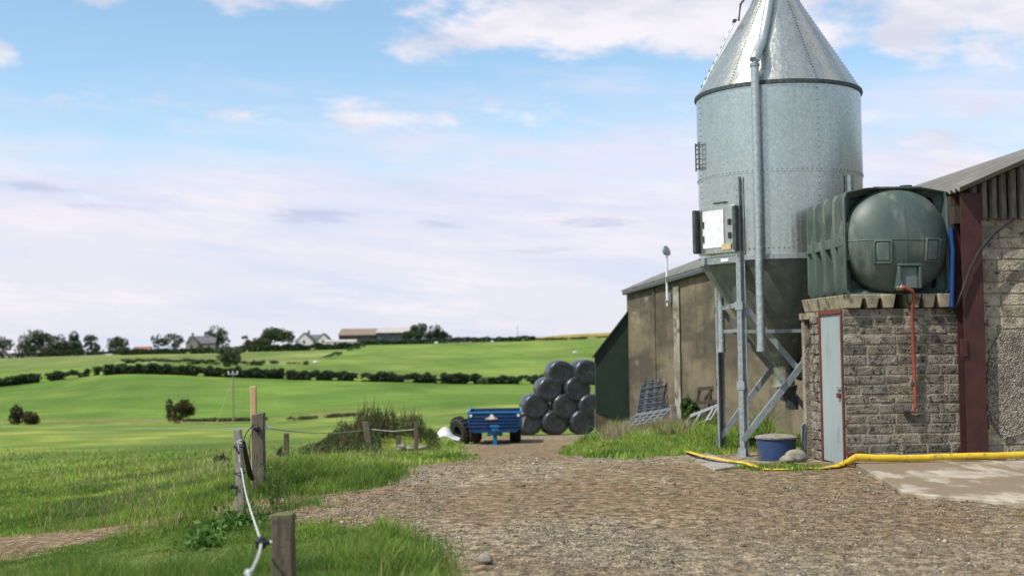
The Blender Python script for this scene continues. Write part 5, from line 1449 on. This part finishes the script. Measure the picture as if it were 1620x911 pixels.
def px_blob(px, py, rx, ry, Y, ydepth=None):
    p = at(px, py, Y); s_ = Y / 2000; return (p.x, Y + random.uniform(-.3, .3) * rx * s_, p.z, rx * s_, (ydepth or rx) * s_, ry * s_)


YS = 585.0
GT = 'trees on the skyline'
def skytree(label, bx, by, blobs, n, tint, Y=YS, thr=.45, seed=0, fork=.35, name='tree', alt=None, tr=.35):
    p = at(bx, by, Y); base = (p.x, Y, p.z); bl = [px_blob(*b, Y) for b in blobs]
    return tree(name, label, base, bl, n, .85, tint, tr, thr, GT, 'tree', seed, alt, fork)


DG, MG, LG = (.048, .085, .032), (.075, .115, .036), (.10, .145, .05)
skytree('tree cut by the left edge of the picture on the skyline', 4, 566, [(4, 546, 16, 13), (16, 543, 8, 8), (-12, 545, 14, 14)], 1300, DG, seed=1)
skytree('tallest broad dark tree at the left of the big skyline clump', 55, 568, [(48, 540, 20, 16), (64, 533, 17, 11), (40, 553, 16, 12), (76, 537, 12, 10), (58, 552, 20, 12)], 3000, DG, thr=.36, seed=2)
skytree('brownish green middle tree of the big skyline clump', 92, 570, [(90, 546, 17, 16), (84, 556, 18, 12), (100, 552, 15, 14), (74, 559, 14, 9)], 2500, (.055, .07, .024), YS - 6, .33, 3)
skytree('dark pointed tree at the right of the big skyline clump', 118, 570, [(116, 532, 8, 9), (116, 546, 12, 15), (124, 555, 11, 12), (108, 558, 10, 10)], 1700, DG, thr=.36, seed=4)
skytree('lone round tree with a bare trunk right of the big skyline clump', 146, 568, [(144, 537, 12, 9), (140, 548, 8, 8), (150, 549, 10, 9), (156, 558, 9, 8), (146, 560, 9, 6)], 1300, DG, thr=.44, seed=5)
skytree('round tree left of the red roofed cottage', 186, 562, [(182, 541, 13, 10), (194, 545, 11, 10), (176, 550, 8, 9), (196, 556, 14, 7), (184, 556, 8, 6)], 1700, DG, thr=.42, seed=6)
skytree('open topped tree on a thin trunk, left of a pair', 251, 556, [(248, 536, 9, 8), (257, 541, 10, 7), (246, 546, 6, 6)], 700, DG, thr=.5, seed=7)
skytree('open topped tree on a thin trunk, right of a pair beside the stone house', 277, 556, [(272, 533, 11, 7), (283, 538, 9, 8), (272, 545, 7, 7), (281, 547, 5, 5)], 900, DG, thr=.48, seed=8)
skytree('tall tree rising behind the stone house', 346, 550, [(342, 521, 12, 7), (332, 528, 10, 6), (352, 530, 12, 9), (342, 538, 12, 9), (356, 540, 8, 8)], 1500, DG, YS + 8, .42, 9)
skytree('small twisted tree between the stone house and the round trees', 388, 548, [(388, 534, 6, 4), (392, 541, 5, 4)], 240, DG, thr=.45, seed=10, tr=.2)
skytree('big rounded tree left of the white gabled house', 432, 548, [(430, 527, 16, 11), (445, 531, 14, 11), (420, 537, 12, 10), (458, 533, 9, 11)], 2700, MG, thr=.3, seed=11)
skytree('yellowish low tree sloping down left of the big rounded tree', 402, 548, [(406, 541, 12, 7), (394, 545, 10, 5), (418, 543, 12, 8)], 1100, (.075, .09, .03), YS - 4, .33, 12)
skytree('dark two-headed tree at the left of the grey barn end', 660, 538, [(655, 521, 8, 8), (668, 519, 9, 9), (662, 530, 12, 7), (645, 530, 10, 7)], 1300, DG, YS - 25, .36, 13)
skytree('spreading dark tree at the right of the grey barn end', 690, 538, [(688, 522, 10, 9), (697, 527, 10, 8), (690, 532, 14, 6), (707, 532, 8, 4), (676, 532, 8, 6)], 1400, (.04, .06, .02), YS - 25, .38, 14)
# tree in front of the hedges
p = at(360, 585, 330); bl = [px_blob(*b, 330) for b in ((352, 553, 13, 7), (368, 556, 14, 8), (358, 564, 15, 8), (360, 573, 9, 8), (374, 566, 8, 6))]
tree('tree', 'pale grey-green tree standing alone in front of the far hedges', (p.x, 330, p.z), bl, 1900, .55, (.10, .135, .07), .25, .38, None, 'tree', 15, fork=.3)


def hedge(label, line, Y, hpx, n, tint=DG, size=.45, gaps=0.0, group='field hedges', seed=0, depth=1.2, yfun=None, alt=None, name='hedge'):
    """line: list of (px, y_base_px); the hedge stands on the ground below it"""
    xs = [l[0] for l in line]; ys = [l[1] for l in line]
    m = int(n * 1.4); px = rng.uniform(xs[0], xs[-1], m); py = np.interp(px, xs, ys)
    Yq = np.full(m, float(Y)) if yfun is None else np.interp(px, xs, yfun)
    rx_ = (px - 810) / FPX * Yq
    dY = rng.normal(0, depth * .5, m); zt_ = H(rx_, Yq)
    s_ = Yq / 2000; top = .88 * hpx * s_ * (.72 + .5 * vnoise(px * .16, px * 0, s=seed) + .12 * vnoise(px * .6, px * 0, s=seed + 3))
    f_ = rng.uniform(0, 1, m) ** .8
    w = np.where(f_ < .35, .55 + f_, 1.0)
    P = np.stack([rx_ + rng.normal(0, .2, m), Yq + dY * w, zt_ + top * f_], 1)
    k = vnoise(P[:, 0] * .45, P[:, 2] * .9 + 7, s=seed + 1) > np.where(f_ < .4, gaps + .12, gaps * .5)
    if gaps > .3: k &= vnoise(px * .09, px * 0, s=seed + 2) > gaps - .12
    P = P[k]
    c_ = P.mean(0)
    o = leaves(name, P, size, tints(P, tint, .35, alt, seed), M['leaf'], None, (c_[0], c_[1], float(P[:, 2].min())))
    tag(o, label, 'hedge', group)
    return o


hedge('long dark hedge across the valley from the left corner to the pale tree', [(165, 589), (240, 592), (330, 596), (447, 598)], 271, 16, 12000, (.04, .066, .028), .5, .0, seed=1)
hedge('short stretch of dark hedge right of the gap below the white house', [(453, 599), (500, 600), (562, 601)], 268, 15, 5200, (.04, .066, .028), .5, .1, seed=2)
hedge('dark hedge with see-through bottom across the middle field, left of the bush gap', [(571, 602), (660, 605), (757, 606)], 266, 15, 8500, (.04, .066, .028), .5, .17, seed=3)
hedge('dark hedge with see-through bottom running behind the bale stack', [(771, 607), (850, 608), (960, 608)], 266, 14, 7000, (.04, .066, .028), .5, .15, seed=4)
hedge('ragged hedge climbing from the left edge of the picture', [(-30, 616), (0, 611), (60, 600)], None, 15, 3400, DG, .5, .2, seed=5, yfun=[268, 268, 271])
hedge('broken row of thorn bushes continuing the left hedge up to the corner', [(60, 600), (110, 594), (165, 587)], None, 13, 2400, (.04, .06, .024), .5, .42, seed=6, yfun=[271, 273, 276])
hedge('thin gappy hedge between the two upper fields', [(185, 580), (240, 577), (330, 578), (440, 578), (480, 576)], 352, 8, 3600, (.05, .065, .028), .5, .42, seed=7)
hedge('gappy hedge climbing diagonally towards the brown barn', [(480, 575), (520, 566), (548, 556), (578, 548)], None, 7, 1900, DG, .55, .36, seed=8, yfun=[350, 400, 460, 540])
hedge('neat dark hedge in front of the skyline houses', [(190, 566), (240, 562), (340, 556), (385, 551)], 500, 9, 4600, DG, .7, .0, seed=9)
hedge('thick dark green hedge in front of the white gabled house', [(378, 552), (440, 550), (500, 547), (568, 546)], 508, 11, 6200, (.042, .08, .03), .7, .0, seed=10)
hedge('low dark hedge along the ridge right of the brown barn', [(568, 546), (640, 543), (740, 540), (846, 538)], 552, 8, 6200, DG, .7, .08, seed=11)
hedge('thin ragged hedge below the golden field', [(846, 538), (900, 536), (965, 533)], 552, 4, 1300, (.06, .075, .03), .6, .3, seed=12)
hedge('dark undergrowth below the big skyline clump of trees', [(-20, 568), (60, 568), (132, 568)], 572, 11, 2600, (.045, .075, .03), .7, .0, 'field hedges', 16)
hedge('low scrub between the lone round tree and the red roofed cottage', [(132, 567), (205, 564)], 574, 7, 1000, (.05, .08, .03), .7, .15, 'field hedges', 17)
hedge('strip of dark rushes along the field edge by the utility pole', [(290, 671), (340, 671), (420, 670)], 158, 5, 1400, (.085, .085, .035), .3, .3, None, 13, .8, name='rushes')
hedge('low brown rushes along the field edge right of the thick post', [(455, 668), (500, 666), (560, 661)], 150, 5, 1100, (.10, .105, .045), .3, .38, None, 14, .8, name='rushes')
hedge('dull green scrub behind the blue trailer', [(738, 650), (775, 648), (826, 648)], 78, 11, 2400, (.075, .105, .03), .16, .2, None, 15, .9, name='scrub')


def bush(label, px, base_y, blobs, Y, n, ls, tint, seed, group=None, alt=None, thr=.36, name='bush'):
    p = at(px, base_y, Y); z_ = hz(p.x, Y); dz = z_ - p.z
    bl = [px_blob(*b, Y) for b in blobs]; bl = [(a, b, c_ + dz, d, e, f_) for a, b, c_, d, e, f_ in bl]
    return tree(name, label, (p.x, Y, z_), bl, n, ls, tint, .05 * Y / 100, thr, group, 'bush', seed, alt, .25)


BR = ((.10, .05, .022), .22)
bush('taller dark thorn bush of the pair at the left edge', 28, 667, [(27, 648, 11, 12), (26, 658, 11, 10)], 155, 1500, .22, (.045, .05, .022), 20, 'bushes in the field', BR)
bush('lower thorn bush of the pair at the left edge', 48, 669, [(48, 658, 13, 10), (55, 663, 8, 6)], 154, 1100, .22, (.055, .055, .026), 21, 'bushes in the field', BR)
bush('twin-headed dark thorn bush alone on the field boundary', 284, 674, [(268, 647, 7, 14), (292, 647, 16, 14), (278, 660, 15, 12), (298, 655, 12, 9)], 152, 2800, .22, (.05, .055, .022), 22, 'bushes in the field', BR)
bush('pale bush filling the gap in the middle hedge', 764, 606, [(764, 601, 9, 7)], 265, 330, .4, (.12, .16, .07), 23)
bush('dark bush above the bale stack on the upper field', 897, 590, [(896, 583, 9, 9), (901, 579, 5, 8)], 300, 600, .4, (.07, .10, .04), 24)
bush('dark low bush down the slope behind the silvered post', 353, 728, [(350, 722, 12, 9), (362, 724, 8, 7)], 30, 1400, .06, (.04, .06, .024), 25)
bush('small round bush in the pasture beyond the thick post', 446, 702, [(446, 697, 8, 8)], 37, 700, .06, (.05, .075, .03), 26)
for k, (px, py) in enumerate(((1086, 641), (1098, 648))):
    bush(['bright green elder sapling in front of the shed wall', 'smaller nettle clump beside the elder sapling'][k], px, 685, [(px, py, 9, 16 - 3 * k), (px + 3, py + 18, 10, 16)], 32 - k, 800, .09, (.07, .13, .025), 27 + k)
bush('ivy mound growing against the wall behind the blue tub', 1205, 708, [(1200, 698, 22, 9), (1222, 702, 16, 7), (1186, 704, 16, 8)], 20.9, 2600, .035, (.055, .125, .022), 30, thr=.25)

# dark weeds on the mound beside the track (too many stems to count)
n = 26000; x = rng.normal(-4.6, 1.75, n); y = rng.normal(42.5, 3.4, n); cqx = 810 + FPX * x / y
cl_ = vnoise(x * 1.1, y * .55, s=96); k = (cqx > 470) & (cqx < 692) & (np.abs(x + 4.6) < 3.9) & (cl_ > .3) & ~((cqx > 600) & (cqx < 672) & (y < 40.5)); x, y = x[k], y[k]; n = len(x)
env = np.clip(1.2 - ((x + 4.4) / 4.4) ** 2, .2, 1) * np.clip(1.25 - ((y - 42.5) / 7) ** 2, .3, 1)
cq2 = 810 + FPX * x / y; env = env * np.clip((cq2 - 465) / 110, .12, 1) * np.clip((705 - cq2) / 60, .15, 1)
hgt_ = (.25 + .75 * vnoise(x * 1.5, y * .9, s=95) ** 2.2 * 1.25) * env
P_ = np.stack([x, y, H(x, y) + hgt_ * rng.uniform(0, 1, n) ** .7], 1)
tn = np.array([[.07, .10, .034]]) * rng.uniform(.5, 1.6, (n, 1)); pt_ = vnoise(x * .5, y * .4, s=97)
kk = rng.uniform(0, 1, n) < .04 + .16 * (pt_ > .62); tn[kk] = np.array([.15, .085, .045]) * rng.uniform(.7, 1.3, (kk.sum(), 1))
kk = (pt_ < .5) & (rng.uniform(0, 1, n) < .6); tn[kk] = np.array([.14, .20, .05]) * rng.uniform(.7, 1.3, (kk.sum(), 1))
tag(leaves('rough_weeds', P_, .10, tn, M['leaf'], None, (-4.6, 42.5, hz(-4.6, 42.5)), .8, .4), 'dark rank weeds covering the mound left of the track', 'weeds', kind='stuff')
k = rng.uniform(0, 1, n) < .09; q_ = k.sum()
tag(blades('dock_stalks', np.stack([x[k], y[k], H(x[k], y[k])], 1), hgt_[k] * rng.uniform(1.05, 1.7, q_), rng.uniform(.025, .05, q_), np.where(rng.uniform(0, 1, (q_, 1)) < .4, np.array([[.15, .08, .045]]), np.array([[.06, .09, .035]])), M['grass'], .12), 'tall dock and thistle stalks rising above the weeds on the mound', 'weeds', kind='stuff')
# sprawling weed by the near fence
wp = gp(433, 806); wt = thing('weed_plant', (wp.x, wp.y, wp.z), 'tall leafy weed growing beside the fence path', 'plant')
mb = MB(); LP, LT = [], []
for s_ in range(11):
    a = random.uniform(0, 6.28); hgt2 = random.uniform(.25, .62); ln = random.uniform(.04, .16); pts_ = [Vector((wp.x + math.cos(a) * ln * t * t + math.cos(a) * .03, wp.y + math.sin(a) * ln * t * t, wp.z + hgt2 * t)) for t in np.linspace(0, 1, 7)]
    mb.tube(pts_, [.006 - .0006 * q_ for q_ in range(7)], 5)
    for q_ in range(15):
        t = random.uniform(.1, 1); c_ = pts_[min(6, int(t * 6))]; LP.append((c_.x + random.gauss(0, .035), c_.y + random.gauss(0, .035), c_.z + random.gauss(0, .03)))
mb.build('stems', surf('green_stem', (.08, .13, .03), (.06, .10, .025), 10), wt); LP = np.array(LP); leaves('leaves', LP, .04, tints(LP, (.10, .19, .03), .4), M['leaf'], wt, aspect=.45)
# docks and broad leaves in the foreground grass
for k, (px, py) in enumerate(((352, 840), (322, 866), (386, 828))):
    p = gp(px, py); LP = np.array([(p.x + random.gauss(0, .12), p.y + random.gauss(0, .12), hz(p.x, p.y) + abs(random.gauss(.05, .06))) for _ in range(130)])
    tag(leaves('broadleaf_weed', LP, .075, tints(LP, (.075, .16, .026), .35), M['leaf'], None, (p.x, p.y, hz(p.x, p.y)), aspect=.55), ['dark broad-leaved weed clump below the silvered post', 'dark broad-leaved weed clump furthest from the posts', 'broad-leaved weed clump at the foot of the rope'][k], 'plant', 'broad-leaved weeds in the foreground')

# ------------------------------------------------------------------ UTILITY POLE
Yp = 156.0; p = at(369, 671, Yp); zp_ = hz(p.x, Yp); tpz = at(366, 591, Yp).z
up_ = thing('utility_pole', (p.x, Yp, zp_), 'thin wooden utility pole with white insulators standing in the field', 'utility pole')
mb = MB(); mb.tube([(p.x, Yp, zp_ - .3), (p.x, Yp, tpz)], [.12, .08], 8); mb.build('pole', surf('pale_pole_wood', (.30, .25, .14), (.22, .18, .10), 4, .9), up_)
mb = MB(); mb.bar((p.x - .62, Yp - .1, tpz - .05), (p.x + .62, Yp - .1, tpz - .05), .09, .12); mb.build('crossarm', M['galv_pale'], up_)
for q_ in (-.55, 0, .55): mb = MB(); mb.lathe([(.05, 0), (.09, .06), (.05, .12), (.1, .2), (.03, .32), (0, .32)], (p.x + q_, Yp - .1, tpz), 10); mb.build('insulator', M['white_plastic'], up_)
mb = MB(); mb.tube([(p.x, Yp, tpz - .6), (p.x - 1.6, Yp - 2, zp_ + .1)], .012, 5); mb.build('stay_wire', M['galv_pale'], up_)

# ------------------------------------------------------------------ SKYLINE BUILDINGS
def gabled(name, label, cat, pl, pr, yb, ye, yr, Y, depth, mw, mr, gable='front', chim=(), wins=(), group='buildings on the skyline', ov=.25):
    """front faces the camera; gable 'front' puts the peak towards us, 'side' puts the ridge across"""
    L, R_ = at(pl, yb, Y), at(pr, yb, Y); zb_ = min(L.z, R_.z) - 2; ze_ = at((pl + pr) / 2, ye, Y).z; zr_ = at((pl + pr) / 2, yr, Y).z
    th = thing(name, ((L.x + R_.x) / 2, Y, zb_ + 2), label, cat, group); x0, x1 = L.x, R_.x; y0, y1 = Y, Y + depth
    mb = MB()
    if gable == 'front':
        xm = (x0 + x1) / 2; mb.prism([Vector((x0, y0, zb_)), Vector((x1, y0, zb_)), Vector((x1, y0, ze_)), Vector((xm, y0, zr_)), Vector((x0, y0, ze_))], (0, depth, 0)); w_ = mb.build('wall', mw, th)
        mb = MB()
        for s_, xa in ((-1, x0), (1, x1)):
            dx = (xa - xm); e_ = Vector((xm + dx * 1.06, y0 - ov, ze_ - (zr_ - ze_) * .06 + .05)); k_ = Vector((xm, y0 - ov, zr_ + .05)); t_ = Vector((0, 0, .25)); mb.prism([e_, k_, k_ + t_, e_ + t_], (0, depth + 2 * ov, 0))
    else:
        ym = (y0 + y1) / 2; mb.prism([Vector((x0, y0, zb_)), Vector((x0, y1, zb_)), Vector((x0, y1, ze_)), Vector((x0, ym, zr_)), Vector((x0, y0, ze_))], (x1 - x0, 0, 0)); w_ = mb.build('wall', mw, th)
        mb = MB()
        for ya in (y0, y1):
            dy = ya - ym; e_ = Vector((x0 - ov, ym + dy * 1.06, ze_ - (zr_ - ze_) * .06 + .05)); k_ = Vector((x0 - ov, ym, zr_ + .05)); t_ = Vector((0, 0, .25)); mb.prism([e_, k_, k_ + t_, e_ + t_], (x1 - x0 + 2 * ov, 0, 0))
    rf_ = mb.build('roof', mr, th)
    for (cx_, h_) in chim: c_ = at(cx_, yr, Y); mb = MB(); mb.box((c_.x, Y + depth / 2, zr_ + h_ / 2 - .3), (.9, .8, h_ + .6)); mb.box((c_.x, Y + depth / 2, zr_ + h_), (1.1, 1, .2)); mb.build('chimney', M['farstone'], rf_)
    for (wx, wy, ww_, wh_) in wins: c_ = at(wx, wy, Y); mb = MB(); mb.box((c_.x, Y - .01, c_.z), (ww_, .12, wh_)); mb.build('window', M['glass'], th)
    return th


gabled('cottage', 'white cottage with a rusty red roof between the round tree and the paired trees', 'cottage', 209, 235, 562, 556, 549, 590, 8, M['white_wall'], M['red_tile'], 'side', (), ((217, 558, .9, 1.1), (227, 558, .9, 1.1)))
gabled('stone_house', 'grey stone farmhouse with slate roof and chimney in front of the tall tree', 'house', 296, 340, 556, 543, 532, 588, 9, M['farstone'], M['slate'], 'side', ((301, 1.6),), ((304, 547, 1, 1.5), (316, 547, 1, 1.5), (330, 547, 1, 1.5), (304, 552, 1, 1.5), (330, 552, 1, 1.5)))
mb = MB()
gabled('house_wing', 'stone gable end of the farmhouse facing the valley', 'house', 294, 313, 556, 543, 533, 583, 5, M['farstone'], M['slate'], 'front', (), ((303, 548, 1, 1.5),))
gabled('white_house', 'white house with a steep gable to the valley', 'house', 467, 495, 549, 540, 527, 586, 10, M['white_wall'], M['slate'], 'front', ((486, 1.2),), ((481, 541, 1, 1.3),))
gabled('white_house', 'white house with dark slate roof joined behind the steep gabled house', 'house', 484, 512, 549, 538, 530, 596, 9, M['white_wall'], M['slate'], 'side', (), ((500, 542, 1.2, 1.2),))
gabled('white_house', 'smaller white house with a dark edged gable beside the brown barn', 'house', 498, 524, 549, 541, 528, 590, 9, M['white_wall'], M['slate'], 'front', (), ((511, 540, 1, 1.2),))
gabled('outbuilding', 'long low white outbuilding in front of the brown barn', 'outbuilding', 513, 563, 549, 541, 538, 575, 6, M['white_wall'], M['paleroof'], 'side', (), ((530, 543, 1.2, .8), (548, 543, 1.2, .8)))
gabled('brown_barn', 'big brown barn with rusty sheet roof on the skyline', 'barn', 536, 594, 546, 530, 520, 592, 22, M['browncl'], M['brownroof'], 'side', (), ((560, 535, 4, 2.2), (580, 535, 4, 2.2)))
gabled('grey_barn', 'long blue-grey cattle shed with pale roof beside the skyline trees', 'barn', 595, 662, 546, 526, 519, 592, 20, M['greycl'], M['paleroof'], 'side', (), ((612, 532, 5, 2), (632, 532, 5, 2)))
mb = MB(); p = at(819, 536, 600); z_ = hz(p.x, 600); mb.tube([(p.x, 600, z_ - .3), (p.x, 600, at(819, 514, 600).z)], [.2, .07], 6); mb.bar((p.x - .6, 600, at(819, 518, 600).z), (p.x + .6, 600, at(819, 518, 600).z), .1, .1)
tag(mb.build('mast', M['galv_dull'], None, (p.x, 600, z_)), 'thin grey mast on the ridge before the golden field', 'mast')
p = at(908, 552, 440); z_ = hz(p.x, 440)
for k, (px, Yk) in enumerate(((908, 430), (498, 352))):
    x_ = (px - 810) / FPX * Yk; z_ = hz(x_, Yk); sh = thing('sheep', (x_, Yk, z_), ['white sheep grazing on the upper field above the bales', 'white sheep grazing by the thin upper hedge'][k], 'sheep', 'sheep grazing far off')
    mb = MB()
    body = [(-.62, .62, .12), (-.5, .68, .26), (-.2, .70, .33), (.15, .70, .34), (.42, .72, .29), (.58, .70, .17), (.74, .52, .12), (.86, .36, .10), (.98, .24, .06)]
    mb.tube([Vector((x_ + a, Yk, z_ + h_)) for a, h_, r_ in body], [r_ for a, h_, r_ in body], 12)
    for a in (-.42, .36):
        for b in (-.14, .14): mb.tube([Vector((x_ + a, Yk + b, z_ + .55)), Vector((x_ + a - .04, Yk + b, z_ + .28)), Vector((x_ + a, Yk + b, z_ - .03))], [.09, .05, .04], 6)
    mb.build('body', M['sheeting'], sh)
